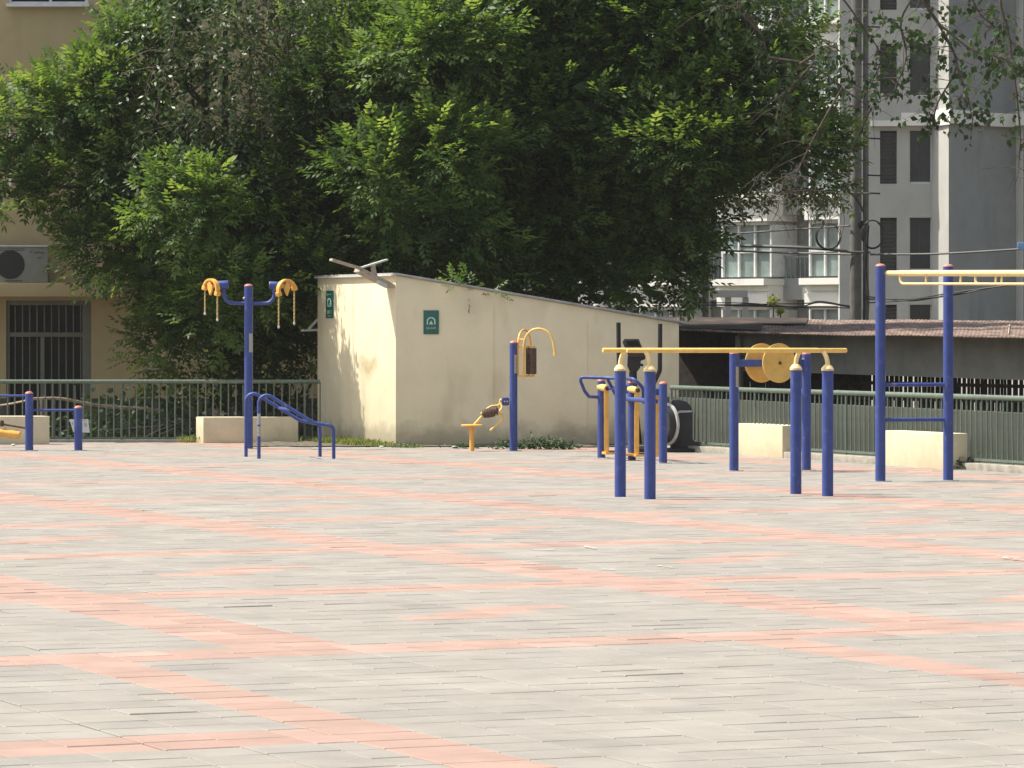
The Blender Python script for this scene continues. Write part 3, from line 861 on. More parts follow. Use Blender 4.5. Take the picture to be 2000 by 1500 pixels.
# --- elliptical trainer (black)
eb = G(1290, 882.5); Z = eb.y
el = thing('elliptical_trainer', eb, 'black elliptical trainer with upright arms standing at the kiosk wall', 'exercise machine')
QE = lambda x, y, dz=0: P(1180 + x / 5.17, 610 + y / 5.17, Z + dz)     # read off a 5.17x enlargement
MB().tube([QE(144, 103), QE(148, 470), QE(150, 640)], .031, 14).build('arm_lever', 'black', el)
MB().tube(fillet([QE(566, 115, -.1), QE(562, 590, -.1), QE(500, 720, -.05)], .12), .031, 14).build('arm_lever', 'black', el)
cs = MB().poly([QE(185, 300, -.1), QE(205, 268, -.1), QE(350, 268, -.1), QE(420, 450, -.1), QE(250, 450, -.1)], (0, .09, 0)).build('console', 'dgrey', el, .01)
MB().poly([QE(222, 290, -.104), QE(335, 290, -.104), QE(365, 340, -.104), QE(240, 340, -.104)], (0, .004, 0)).build('screen', 'glass', cs)
MB().poly([QE(240, 430, -.05), QE(420, 430, -.05), QE(415, 475, -.05), QE(370, 490, -.05), QE(365, 560, -.05), QE(325, 610, -.05), QE(262, 605, -.05), QE(235, 540, -.05)], (0, .16, 0)).build('console_neck', 'black', el, .012)
MB().tube([QE(395, 535, -.02), QE(360, 528, -.02)], .02, 10).build('grip_stub', 'black', el)
MB().tube([QE(290, 600, .03), QE(300, 900, .03), QE(345, 1330, .03)], .055, 14).build('mast', 'black', el)
wc = QE(632, 1130, -.10); wax = Vector((.86, .51, 0)); wex = Vector((.51, -.86, 0))
MB().tube([wc - wax * .01, wc - wax * .12], .262, 36).build('flywheel_cover', 'dgrey', el, .02)
rg = MB(); vsR = []
for i in range(48):
    a = 2 * math.pi * i / 48
    for q, k in ((.262, -.012), (.296, -.012), (.296, .02), (.262, .02)):
        vsR.append(wc + wex * (math.cos(a) * q) + wax * k + UP * (math.sin(a) * q))
rg.add(vsR, [(i * 4 + j, i * 4 + (j + 1) % 4, ((i + 1) % 48) * 4 + (j + 1) % 4, ((i + 1) % 48) * 4 + j) for i in range(48) for j in range(4)])
rg.build('flywheel_ring', 'silver', el)
hs = [QE(672, 915), QE(690, 884), QE(760, 880), QE(840, 905), QE(885, 960), QE(895, 1010), QE(895, 1290), QE(960, 1330), QE(1030, 1370), QE(1035, 1400), QE(672, 1400)]
MB().poly([p + Vector((0, .0, 0)) for p in hs], (0, .28, 0)).build('housing', 'dgrey', el, .02)
MB().poly([QE(735, 1008, -.02), QE(760, 992, -.02), QE(885, 992, -.02), QE(888, 1008, -.02), QE(770, 1014, -.02), QE(735, 1028, -.02)], (0, .03, 0)).build('trim_band', 'silver', el)
MB().bar(QE(240, 1385), QE(1040, 1392), .42, .05).build('base_beam', 'black', el, .01)

# --- parallel bars
k1, k2, k3_, k4_ = G(1211.5, 970.4), G(1269.5, 974.6), G(1554.5, 964.8), G(1616.5, 969.3)
pb = thing('parallel_bars', (k1 + k4_) / 2, 'yellow parallel bars on four thick blue posts', 'exercise bars')
rear_dir = (k3_ - k1).normalized(); front_dir = (k4_ - k2).normalized()
side = (k1 - k2); side.z = 0; side = side.normalized()
zb = H - (684 - HY) * 40.8 / F
zc = H - (724.5 - HY) * 40.8 / F
for b_, sgn, lean in ((k1, -1, 0), (k2, 1, 0), (k3_, -1, 0), (k4_, 1, 0)):
    pt = MB().tube([b_ + UP * -.02, b_ + UP * (zc + .006)], .058, 26).build('post', 'blue', pb)
    cp = MB().lathe(b_ + UP * zc, [(0, .0635), (.022, .0645), (.03, .058), (.048, .046), (.062, .03), (.066, .02)], UP, 24).build('post_cap', 'cream', pt)
    MB().tube([b_ + UP * (zc + .01) + Vector((.02, -.06, 0)), b_ + UP * (zc + .01) + Vector((.022, -.07, 0))], .008, 8).build('bolt', 'steel', cp)
    ins = side * sgn * .055                     # necks lean to the inside
    dx = Vector((.03 if sgn < 0 else -.03, 0, 0)) 
    top = b_ + UP * (zb - .005) + dx * 1.1 + ins * .5
    MB().tube(smooth_path([b_ + UP * (zc + .05), b_ + UP * (zc + .10) + dx * .12, b_ + UP * (zc + .155) + dx * .45 + ins * .2, top], 5), .0235, 14).build('neck', 'cream', pt)
for (pa, pb_, sgn, e0, e1) in ((k1, k3_, -1, .245, .20), (k2, k4_, 1, .20, .265)):
    dx = Vector((.033 if sgn < 0 else -.033, 0, 0)) + side * sgn * .0275
    d = (pb_ - pa).normalized()
    p0, p1 = pa + dx - d * e0 + UP * zb, pb_ + dx + d * e1 + UP * (zb - .004)
    MB().tube([p0, p0 + d * .006, p1 - d * .006, p1], [.02, .0245, .0245, .02], 18).build('bar', 'yellow', pb)

# --- shoulder wheels
q1, q2 = G(1433.6, 920), G(1575, 918.8); Z = q1.y
sw = thing('shoulder_wheels', q1, 'pair of yellow shoulder wheels on an arm between two blue posts', 'exercise machine')
pa = post(sw, q1, H - (691 - HY) * Z / F, .056); post(sw, q2, H - (692 - HY) * q2.y / F, .056)
label_plate(pa, q1, .056, (920 - 756) * S_(Z), (920 - 716) * S_(Z), -40, 60)
hub = P(1504, 709, Z)
MB().bar(P(1436, 709.3, Z), hub, .05, .088).build('arm', 'blue', sw, .006)
MB().bar(hub, P(1572, 709.3, q2.y), .05, .088).build('arm', 'blue', sw, .006)
ax = Vector((.50, -.866, 0)).normalized()
for k, (px, py) in ((1, (1521.5, 708.8)), (-1, (1487, 709))):
    c = hub + ax * (.19 * k); c.z = P(px, py, Z).z
    pr = [(-.012, .02), (-.012, .222), (-.004, .236), (.010, .238), (.016, .228), (.016, .205), (.012, .198), (.012, .05), (.02, .045), (.022, .03), (.022, .0)]
    wl = MB().lathe(c, pr, ax, 48).build('wheel', 'disc', sw)
    MB().tube([c + ax * .02, c + ax * .036], .02, 12).build('wheel_bolt', 'rubber', wl)
    MB().tube([hub, c], .03, 14).build('axle', 'blue', sw)
    gp = c + ax * .02 + UP * -.16 + Vector((.07, .04, 0))
MB().tube([P(1566, 701, q2.y - .06), P(1571, 701, q2.y - .06)], .01, 8).build('bolt', 'steel', sw)

# --- horizontal ladder
l1, l2 = G(1719.5, 940.4), G(1852, 938.6); Z = l1.y
hl = thing('horizontal_ladder', l1, 'tall blue ladder frame carrying long cream overhead rails at the right', 'exercise bars')
zt1 = H - (520 - HY) * Z / F
LD = Vector((.66, -.75, 0)).normalized()          # the rails run towards the right and the viewer
LL = 4.4
l3, l4 = l1 + LD * LL, l2 + LD * LL
for b_ in (l1, l2, l3, l4):
    post(hl, b_, zt1, .0575, dome_h=.03)
for yy in (751.7, 820.3):
    for a_, c_ in ((l1, l2), (l3, l4)):
        z = H - (yy - HY) * Z / F
        MB().tube([a_ + UP * z, c_ + UP * z], .0225, 14).build('step_rung', 'blue', hl)
zr = H - (533.8 - HY) * Z / F
for (b_, lo) in ((l1, .19), (l2, .30)):
    off = Vector((.065, -.02, 0))
    s0 = b_ + off + UP * zr; s1_ = b_ + LD * (LL - .06) + UP * (zr - .04)
    d_ = (s1_ - s0).normalized()
    rail = MB().tube([s0, s0 + d_ * .01, s0 + d_ * .20, s0 + d_ * .22, s1_], [.026, .03, .03, .034, .034], 16).build('overhead_rail', 'cream', hl)
    MB().tube([b_ + UP * zr, s0], .022, 12).build('rail_bracket', 'planklight', rail)
    low = [s0 + d_ * (lo + .02) + UP * -.02, s0 + d_ * (lo + .03) + UP * -.118, s1_ - d_ * .2 + UP * -.118]
    MB().tube(fillet(low, .07), .0145, 12).build('grip_rail', 'cream', rail)
    k = lo + .42
    while k < LL - .3:
        q = s0 + d_ * k
        MB().tube([q + UP * -.02, q + UP * -.118], .012, 8).build('dropper', 'cream', rail); k += .52

# ================================================================ leaves
def quad_mesh(name, V, tint, m, parent=None, off=Vector((0, 0, 0))):
    n = len(V)
    me = bpy.data.meshes.new(name)
    V = (V - np.array(off)[None, None, :]).astype(np.float32)
    me.vertices.add(4 * n); me.vertices.foreach_set('co', V.reshape(-1))
    me.loops.add(4 * n); me.loops.foreach_set('vertex_index', np.arange(4 * n, dtype=np.int32))
    me.polygons.add(n)
    me.polygons.foreach_set('loop_start', np.arange(0, 4 * n, 4, dtype=np.int32))
    me.update(calc_edges=True)
    a = me.attributes.new('tint', 'FLOAT', 'FACE'); a.data.foreach_set('value', np.clip(tint, 0, 1).astype(np.float32))
    me.materials.append(M[m])
    o = bpy.data.objects.new(name, me); col.objects.link(o)
    if parent: o.parent = parent
    return o


def unit(a):
    return a / np.maximum(np.linalg.norm(a, axis=-1, keepdims=True), 1e-9)


def leaflets(base, d, m, L, K, tint, lf=.34, wf=.44, spread=52, droop=.16):
    """pinnate leaves: base, direction, upper side, length; K pairs plus a terminal leaflet"""
    s = unit(np.cross(d, m)); out = []; tt = []
    n = len(base)
    for j in range(K):
        t = .28 + .66 * (j / max(1, K - 1))
        pt = base + d * (L * t)[:, None] - m * (L * droop * t * t)[:, None]
        size = lf * L * (1 - .25 * abs(j / max(1, K - 1) - .45)) * rng.uniform(.8, 1.15, n)
        for sg in (-1, 1):
            ca, sa = math.cos(R(spread)), math.sin(R(spread))
            ld = unit(s * sg * sa + d * ca - m * rng.uniform(.0, .45, n)[:, None] + rng.normal(0, .08, (n, 3)))
            pr = unit(np.cross(ld, m))
            mid = pt + ld * (size * .48)[:, None]; tip = pt + ld * size[:, None] - m * (size * .12)[:, None]
            hw = (size * wf * .5)[:, None]
            out.append(np.stack([pt, mid + pr * hw, tip, mid - pr * hw], 1)); tt.append(tint + rng.normal(0, .05, n))
    pt = base + d * (L * .95)[:, None] - m * (L * droop * .9)[:, None]
    size = lf * L * 1.05
    pr = s; mid = pt + d * (size * .5)[:, None]; tip = pt + d * size[:, None] - m * (size * .25)[:, None]
    hw = (size * wf * .5)[:, None]
    out.append(np.stack([pt, mid + pr * hw, tip, mid - pr * hw], 1)); tt.append(tint)
    return np.concatenate(out), np.concatenate(tt)


def lobe(px, py, Z, rx, ry, rz=None):
    p = P(px, py, Z); s = Z / F
    return (p.x, p.y, p.z, rx * s, rz if rz else .55 * (rx + ry) * s, ry * s)


def crown_points(lobes, n, inside=.82, front=.62, low=-.55):
    Ls = np.array(lobes)
    area = (Ls[:, 3] * Ls[:, 5]); pr = area / area.sum()
    out_p, out_n = [], []
    while sum(len(x) for x in out_p) < n:
        k = rng.choice(len(Ls), 4000, p=pr)
        d = unit(rng.normal(0, 1, (4000, 3)))
        flip = (d[:, 1] > 0) & (rng.random(4000) < front)
        d[flip, 1] *= -1
        keep = d[:, 2] > rng.uniform(-1.1, low + .1, 4000)
        k, d = k[keep], d[keep]
        r = rng.uniform(.78, 1.06, len(k))[:, None]
        p = Ls[k, :3] + d * Ls[k, 3:] * r
        q = (p[:, None, :] - Ls[None, :, :3]) / Ls[None, :, 3:]
        ins = (np.sum(q * q, 2) < inside ** 2).any(1)
        ok = ~ins
        out_p.append(p[ok]); out_n.append(unit(d[ok] / Ls[k[ok], 3:]))
    return np.concatenate(out_p)[:n], np.concatenate(out_n)[:n]


def sublobes(lobes, k, r0, r1, pull=.74):
    out = []
    for lb in lobes:
        m = max(3, int(k * (lb[3] * lb[5]) ** .8))
        for i in range(m):
            d = unit(rng.normal(0, 1, 3)); d[1] = -abs(d[1]) if rng.random() < .55 else d[1]
            if d[2] < -.6: d[2] = -.3
            r = rng.uniform(r0, r1); sc_l = max(.15, pull)
            c = [lb[j] + d[j] * max(.05, lb[3 + j] * pull) for j in range(3)]
            out.append((c[0], c[1], c[2], r * 1.12, r, r * .78))
    return out


def pinnate_crown(lobes, sprays, per, L0, tint_mu=.35, sub=5.2, ra=.40, rb=.72):
    p, nrm = crown_points(sublobes(lobes, sub, ra, rb) if sub else lobes, sprays, .80, .55, -.30)
    n = len(p)
    axis = unit(nrm * .9 + np.array([0, 0, .42]) + rng.normal(0, .30, (n, 3)))
    spray_t = np.clip(rng.normal(tint_mu, .20, n) + .18 * (rng.random(n) < .22), 0, 1)
    Vs, Ts = [], []
    for j in range(per):
        f = j / max(1, per - 1)
        base = p + axis * (.80 * f * L0 * rng.uniform(.7, 1.2, n))[:, None] + rng.normal(0, .03, (n, 3))
        rnd = unit(np.cross(axis, rng.normal(0, 1, (n, 3))))
        d = unit(axis * (.25 + .75 * f) + rnd * (1.0 - .65 * f) + np.array([0, 0, .16]))
        upv = unit(np.array([0, 0, 1.0])[None] + axis * .45 + rng.normal(0, .25, (n, 3)))
        m = unit(upv - d * np.sum(upv * d, 1, keepdims=True))
        L = L0 * rng.uniform(.7, 1.2, n)
        V, T = leaflets(base, d, m, L, 4, np.clip(spray_t + .42 * f - .2, 0, 1))
        Vs.append(V); Ts.append(T)
    return np.concatenate(Vs), np.concatenate(Ts)


def filler(lobes, n, size, tint=.1, shrink=.86):
    Ls = np.array(lobes); vol = Ls[:, 3] * Ls[:, 4] * Ls[:, 5]; k = rng.choice(len(Ls), n, p=vol / vol.sum())
    d = unit(rng.normal(0, 1, (n, 3))) * (rng.random(n) ** .5)[:, None] * shrink
    c = Ls[k, :3] + d * Ls[k, 3:]
    a = unit(rng.normal(0, 1, (n, 3))); a[:, 2] *= .6; a = unit(a); b = unit(np.cross(a, rng.normal(0, 1, (n, 3))))
    s = size * rng.uniform(.6, 1.3, n)[:, None]
    V = np.stack([c, c + a * s * .5 + b * s * .3, c + a * s, c + a * s * .5 - b * s * .3], 1)
    return V, np.clip(rng.normal(tint, .1, n), 0, 1)


def tree(name, label, base, top, lobes, V, T, leafm, trunk_r, group=None):
    base = Vector(base); root = thing(name, base, label, 'tree', group)
    tr = smooth_path([base, base.lerp(Vector(top), .35) + Vector((.12, .05, 0)), base.lerp(Vector(top), .7) + Vector((-.06, .1, 0)), Vector(top)], 5)
    k = len(tr)
    MB().tube(tr, [trunk_r * (1.25 - .8 * i / (k - 1)) for i in range(k)], 12).build('trunk', 'bark', root)
    for i, lb in enumerate(lobes):
        f = .45 + .5 * random.random()
        s = base.lerp(Vector(top), f)
        e = Vector(lb[:3]) + Vector((random.gauss(0, .1), random.gauss(0, .1), .1))
        mid = s.lerp(e, .5) + Vector((0, 0, .25)) + Vector((random.gauss(0, .15), random.gauss(0, .15), 0))
        lm = MB().tube(smooth_path([s, mid, e], 5), trunk_r * .4, 8, .018)
        for j in range(7):
            t = e.lerp(mid, random.random() * .7)
            tip = e + Vector((random.gauss(0, lb[3] * .65), random.gauss(0, lb[4] * .55), random.gauss(.1, lb[5] * .6)))
            lm.tube(smooth_path([t, t.lerp(tip, .5) + UP * .1, tip], 3), .02, 5, .005)
        lm.build('limb', 'bark', root)
    quad_mesh('crown', V, T, leafm, root, base)
    return root


# --- large locust tree over the kiosk
ZT = 64.0
LC = [lobe(1000, 60, ZT, 330, 220, 2.0), lobe(1290, 170, ZT + .2, 260, 230, 2.0), lobe(1475, 235, ZT, 160, 150, 1.4), lobe(800, 110, ZT - 2.0, 190, 180, 1.3), lobe(820, 110, ZT, 200, 190, 1.6),
      lobe(825, 330, ZT - 3.0, 110, 90, .8), lobe(850, 300, ZT - 1, 110, 110, 1.2), lobe(1080, 360, ZT, 270, 190, 1.9), lobe(850, 455, ZT - 2.4, 95, 85, .8), lobe(880, 450, ZT - .4, 95, 95, 1.1), lobe(1240, 460, ZT + .3, 180, 110, 1.6),
      lobe(1010, 500, ZT - .3, 150, 75, 1.4), lobe(925, 555, ZT - 1.2, 55, 40, .7), lobe(1335, 370, ZT + .3, 120, 100, 1.4), lobe(1295, 520, ZT + .6, 50, 75, .8),
      lobe(700, 200, ZT - 1.8, 100, 110, .9), lobe(1575, 310, ZT, 110, 95, 1.0), lobe(1480, 320, ZT - .3, 115, 70, 1.0), lobe(1180, 545, ZT + .4, 140, 55, 1.2), lobe(1290, -60, ZT, 260, 180, 1.8), lobe(1420, 90, ZT - .2, 130, 120, 1.3),
      lobe(700, 40, ZT + .2, 120, 110, 1.3), lobe(1150, 200, ZT - 1.2, 170, 120, 1.3), lobe(1330, 300, ZT - 1.1, 130, 90, 1.1), lobe(960, 230, ZT - 1.3, 120, 80, 1.0)]
LC = [(a, b, c, max(.2, d - .22), e, max(.2, f - .22)) for a, b, c, d, e, f in LC]
V1, T1 = pinnate_crown(LC, 2500, 8, .385, .38)
V3, T3 = pinnate_crown([lobe(935, 566, 58.55, 20, 12, .2), lobe(905, 560, 58.7, 14, 8, .15)], 6, 6, .24, .15, 0)
V1 = np.concatenate([V1, V3]); T1 = np.concatenate([T1, T3])
V2, T2 = filler(LC, 7000, .24, .1)
tree('locust_tree', 'largest bright green leafy tree rising behind the cream kiosk', P(1120, 640, 64.6) * 1.0 - Vector((0, 0, 2.63)), P(1080, 150, 64.4), LC, np.concatenate([V1, V2]), np.concatenate([T1, T2]), 'leafA', .17)

# --- left locust tree before the beige building
ZL = 63.4
LL_ = [lobe(325, 10, ZL, 110, 100, 1.2), lobe(162, 228, ZL - .4, 100, 92, 1.1), lobe(65, 260, ZL - .3, 70, 75, .8), lobe(195, 380, ZL - .4, 92, 82, 1.0), lobe(300, 320, ZL, 150, 140, 1.5),
       lobe(330, 510, ZL - .3, 150, 110, 1.4), lobe(240, 505, ZL - .3, 62, 62, .8), lobe(440, 590, ZL, 150, 120, 1.4), lobe(320, 670, ZL - .3, 70, 62, .8), lobe(560, 540, ZL - .6, 100, 110, 1.2),
       lobe(585, 650, ZL + .6, 50, 95, .8), lobe(480, 430, ZL - .5, 150, 120, 1.3), lobe(610, 330, ZL - .2, 130, 150, 1.5), lobe(22, 382, ZL - .3, 26, 40, .35), lobe(640, 460, ZL + .3, 100, 110, 1.2),
       lobe(480, 690, ZL + .8, 130, 60, .9), lobe(380, 410, 61.45, 80, 90, .8), lobe(465, 590, 61.5, 80, 80, .7), lobe(255, 110, ZL, 62, 75, .8)]
LL_ = [(a, b, c, max(.15, d - .26), e, max(.15, f - .2)) for a, b, c, d, e, f in LL_]
V1, T1 = pinnate_crown(LL_, 1650, 8, .35, .36, 7.5, .30, .56)
V2, T2 = filler(LL_, 4500, .24, .1)
tree('locust_tree', 'bushy green tree hanging low beside the beige building at the left', P(430, 640, 65.2) - Vector((0, 0, 2.63)), P(400, 150, 64.8), LL_, np.concatenate([V1, V2]), np.concatenate([T1, T2]), 'leafA', .14)

# --- glossy small-leaved tree between them, twiggy
ZG = 62.4
LG = [lobe(380, 120, ZG, 150, 150, 1.0), lobe(300, 280, ZG, 95, 120, .8), lobe(450, 290, ZG + .2, 130, 130, .9), lobe(560, 90, ZG + .2, 110, 120, .9), lobe(480, -40, ZG, 190, 110, 1.1)]
p, nrm = crown_points(LG, 760, .7, .6, -.9)
n = len(p); Vs, Ts = [], []
axis = unit(nrm * .8 + np.array([0, 0, -.35]) + rng.normal(0, .35, (n, 3)))
for j in range(12):
    base = p + axis * ((.07) * j * rng.uniform(.8, 1.2, n))[:, None] + np.array([0, 0, -.0035 * j * j])
    sgn = (1 if j % 2 else -1)
    sd = unit(np.cross(axis, np.array([0, 0, 1.0])[None] + rng.normal(0, .2, (n, 3))))
    d = unit(sd * sgn * .75 + axis * .35 + np.array([0, 0, -.55]) + rng.normal(0, .2, (n, 3)))
    pr = unit(np.cross(d, rng.normal(0, .7, (n, 3)) + np.array([-.5, -.5, .6])))
    L = rng.uniform(.08, .125, n)[:, None]; hw = L * .20
    Vs.append(np.stack([base, base + d * L * .5 + pr * hw, base + d * L, base + d * L * .5 - pr * hw], 1)); Ts.append(rng.normal(.45, .22, n))
V2, T2 = filler(LG, 1500, .16, .1)
gl = tree('glossy_tree', 'twiggy tree with small glossy drooping leaves between the two leafy trees', P(470, 640, 63.6) - Vector((0, 0, 2.63)), P(440, 60, 63.2), LG, np.concatenate(Vs + [V2]), np.concatenate(Ts + [T2]), 'leafB', .09)
for i in range(46):
    lb = random.choice(LG); a = Vector(lb[:3]) + Vector((random.gauss(0, lb[3] * .5), -abs(random.gauss(0, lb[4] * .6)) - .2, random.gauss(0, lb[5] * .5)))
    d = Vector((random.gauss(.3, .6), random.gauss(-.2, .3), random.gauss(-.1, .5)))
    b = a + d * random.uniform(.5, 1.1); m_ = a.lerp(b, .5) + UP * random.gauss(.08, .06)
    tw = MB().tube(smooth_path([a, m_, b], 4), .011, 5, .003)
    for k in range(3):
        c = a.lerp(b, random.uniform(.3, .9)); e = c + Vector((random.gauss(0, .2), random.gauss(-.1, .1), random.gauss(-.25, .2)))
        tw.tube([c, c.lerp(e, .5) + UP * .02, e], .006, 4, .002)
    tw.build('twig', 'twig', gl)

# --- darker trees standing further back
for (cx, cy, Zb, rx, ry, lab) in ((1000, 300, 74, 350, 330, 'dark dense tree showing through gaps behind the largest tree'), (600, 500, 72, 240, 240, 'dark dense tree behind the gap left of the kiosk roof')):
    LB = [lobe(cx + dx * rx, cy + dy * ry, Zb, rx * .55, ry * .55, 1.6) for dx, dy in ((-.5, -.4), (.45, -.45), (0, 0), (-.5, .4), (.5, .35), (0, .5), (0, -.7))]
    V2, T2 = filler(LB, 9000, .34, .15, 1.02)
    tree('background_tree', lab, P(cx, 640, Zb + .4) - Vector((0, 0, 2.63)), P(cx, cy - 100, Zb + .3), LB, V2, T2, 'leafC', .16)

# --- overhanging poplar branches, top right
ZP = 61.0
hr = P(2110, 640, ZP + 1.5) - Vector((0, 0, 2.63))
hp = thing('poplar_tree', hr, 'sparse poplar branches with scattered leaves hanging into the top right', 'tree')
topP = P(2090, -260, ZP + 1.5)
MB().tube(smooth_path([hr, hr.lerp(topP, .5) + Vector((.15, 0, 0)), topP], 8), .16, 12, .09).build('trunk', 'bark', hp)
BR = [[(2085, -230), (1800, -150), (1560, -90), (1440, -25), (1488, 68), (1502, 112), (1562, 125)],
      [(2085, -210), (1900, -110), (1800, -30), (1842, 62), (1868, 128), (1832, 200), (1822, 245)],
      [(1838, 50), (1900, 98), (1962, 116), (2010, 150)],
      [(1502, 112), (1585, 128), (1645, 172), (1702, 212)],
      [(2080, -100), (1960, -20), (1972, 80), (1992, 250), (1988, 345)],
      [(1560, -90), (1640, -10), (1690, 60), (1720, 110), (1700, 170)],
      [(1800, -30), (1760, 40), (1770, 110), (1745, 180)],
      [(1488, 68), (1440, 20), (1400, 10)],
      [(1645, 172), (1600, 250), (1560, 330), (1530, 400)],
      [(1585, 128), (1540, 180), (1520, 250)],
      [(2080, -160), (1900, -60), (1910, 20), (1945, 60), (1935, 130)],
      [(1562, 125), (1620, 90), (1650, 110)],
      [(1868, 128), (1890, 190), (1900, 240)]]
bm_ = MB(); tips = []
for i, br in enumerate(BR):
    dz = random.gauss(0, .5)
    q = smooth_path([P(x, y, ZP + dz) for x, y in br], 5)
    r0 = .036 if i in (0, 1, 4) else .02
    if i in (0, 1): r0 = .045
    bm_.tube(q, r0, 7, .006)
    for a in q[len(q) // 3:]:
        for _ in range(3):
            d = Vector((random.gauss(0, .6), random.gauss(0, .5), random.gauss(-.35, .45))); ln = random.uniform(.25, .75)
            e = a + d * ln; m_ = a.lerp(e, .5) + UP * random.uniform(0, .09)
            bm_.tube(smooth_path([a, m_, e], 3), .006, 4, .002)
            if e.z > P(0, 285, ZP).z or random.random() < .07:
                for t in (.45, .65, .85, 1.0):
                    if random.random() < .45: tips.append(a.lerp(m_, t * 2) if t < .5 else m_.lerp(e, t * 2 - 1))
# dry drooping twigs low down
for i in range(60):
    x = random.uniform(1470, 1650); y = random.uniform(330, 420)
    a = P(x, y, ZP + random.gauss(0, .3)); d = Vector((random.gauss(-.1, .35), 0, -random.uniform(.3, .8)))
    e = a + d * .7; bm_.tube(smooth_path([a, a.lerp(e, .5) + Vector((.06, 0, .05)), e], 3), .006, 4, .002)
bm_.tube(smooth_path([P(1702, 212, ZP), P(1660, 300, ZP), P(1650, 370, ZP), P(1560, 372, ZP), P(1480, 400, ZP)], 5), .014, 6, .006)
bm_.build('branches', 'twig', hp)
tips = np.array([tuple(t) for t in tips]); n = len(tips)
Vs, Ts = [], []
for j in range(2):
    a = tips + rng.normal(0, .035, (n, 3))
    d = unit(np.stack([rng.normal(0, .5, n), rng.normal(0, .5, n), -np.abs(rng.normal(.8, .4, n))], 1))
    pr = unit(np.cross(d, rng.normal(0, 1, (n, 3))))
    L = rng.uniform(.07, .145, n)[:, None]; hw = L * .40
    Vs.append(np.stack([a, a + d * L * .38 + pr * hw, a + d * L, a + d * L * .38 - pr * hw], 1)); Ts.append(rng.normal(.4, .25, n))
quad_mesh('leaves', np.concatenate(Vs), np.concatenate(Ts), 'leafC', hp, hr)

# --- weeds
def grass(name, label, spots, m='leafD', hmax=.135, tint=.68):
    Vs, Ts = [], []
    for (px, py, wpx, n, hf) in spots:
        for i in range(n):
            q = G(px + random.gauss(0, wpx / 2.4), py - abs(random.gauss(0, 1.6)))
            for b in range(5):
                L = hmax * hf * random.uniform(.35, 1.1)
                d = np.array([random.gauss(0, .45), random.gauss(0, .4), 1.0]); d /= np.linalg.norm(d)
                pr = np.array([random.gauss(0, 1), random.gauss(0, 1), 0]); pr /= np.linalg.norm(pr)
                a = np.array(q) + np.array([random.gauss(0, .03), random.gauss(0, .03), 0]); wv = .006 + .004 * random.random()
                tip = a + d * L + np.array([d[0], d[1], -.2]) * L * .3
                mid = a + d * L * .55
                Vs.append(np.stack([a, mid + pr * wv, tip, mid - pr * wv])); Ts.append(random.gauss(tint, .2))
    o = quad_mesh(name, np.array(Vs), np.array(Ts), m)
    return tag(o, label, 'weeds', None, 'stuff')


grass('grass', 'straggly sunlit grass at the foot of the kiosk left wall',
      [(660, 868, 60, 150, 1.0), (705, 871, 50, 130, .9), (740, 873, 36, 70, .65), (630, 866, 46, 60, .8), (370, 865, 26, 50, 1.0), (600, 864, 30, 40, .7), (800, 875, 30, 40, .4)])


def leafy(name, label, spots, tint=.4, cat='weeds', kind='stuff', m='leafE', L0=(.035, .075)):
    Vs, Ts = [], []
    for (px, py, wpx, n, hm) in spots:
        for i in range(n):
            q = np.array(G(px + random.gauss(0, wpx / 2.3), py)); hh = hm * abs(random.gauss(.45, .28)) * math.exp(-abs(random.gauss(0, .3)))
            c = q + np.array([random.gauss(0, .03), random.gauss(.05, .07), hh])
            d = np.array([random.gauss(0, 1), random.gauss(0, 1), random.gauss(.2, .5)]); d /= np.linalg.norm(d)
            pr = np.cross(d, np.array([random.gauss(0, .4), random.gauss(-.3, .4), 1])); pr /= np.linalg.norm(pr)
            L = random.uniform(*L0)
            Vs.append(np.stack([c, c + d * L * .5 + pr * L * .3, c + d * L, c + d * L * .5 - pr * L * .3])); Ts.append(random.gauss(tint, .2))
    o = quad_mesh(name, np.array(Vs), np.array(Ts), m)
    return tag(o, label, cat, None, kind)


leafy('weeds', 'low dark leafy weeds along the shaded kiosk front wall', [(1040, 877.5, 70, 480, .16), (1078, 878, 40, 240, .20), (905, 876, 40, 110, .09), (790, 874.5, 34, 70, .08), (985, 877.5, 26, 130, .13), (1118, 878, 30, 70, .08)])
leafy('weeds', 'dark leafy weed growing beside the block under the right railing', [(1884, 917, 30, 260, .17)], .45, 'weeds', 'stuff', L0=(.04, .08))
leafy('undergrowth', 'dark tangle of undergrowth seen through the left railing', [], .3) if False else None
# undergrowth in the yard beyond the left fence
V2, T2 = filler([lobe(250, 810, 63.2, 120, 60, .9), lobe(420, 780, 63.5, 160, 80, 1.0), lobe(560, 780, 63.4, 100, 90, .9), lobe(140, 840, 63.4, 90, 40, .8), lobe(330, 860, 62.6, 300, 45, .8)], 2300, .12, .4, 1.0)
o = quad_mesh('undergrowth', V2, T2, 'leafE'); tag(o, 'dark undergrowth in the yard behind the left railing', 'undergrowth', None, 'stuff')

# small stones and litter
def pebble(px, py, r, label, m='stone', sq=(1.2, 1, .7)):
    q = G(px, py); mb = MB().ball(q + UP * r * .5, r, 10, sq)
    mb.v = [(x + random.gauss(0, r * .08), y + random.gauss(0, r * .08), max(0.0, z + random.gauss(0, r * .06))) for x, y, z in mb.v]
    return tag(mb.build('stone', m), label, 'stone')


pebble(26, 871, .026, 'pale round stone before the left cream block')
pebble(1385, 882, .03, 'small pale rubble stone right of the black trainer', sq=(2, 1, .8))
pebble(888, 874.5, .024, 'white scrap lying among weeds at the kiosk front', 'planklight', (1.8, 1, .7))
pebble(746, 874, .022, 'pale stone in the grass near the kiosk corner', sq=(1.6, 1, .7))
pebble(1587, 896, .022, 'small dark stone on paving beside the right wheel post', 'gravel')

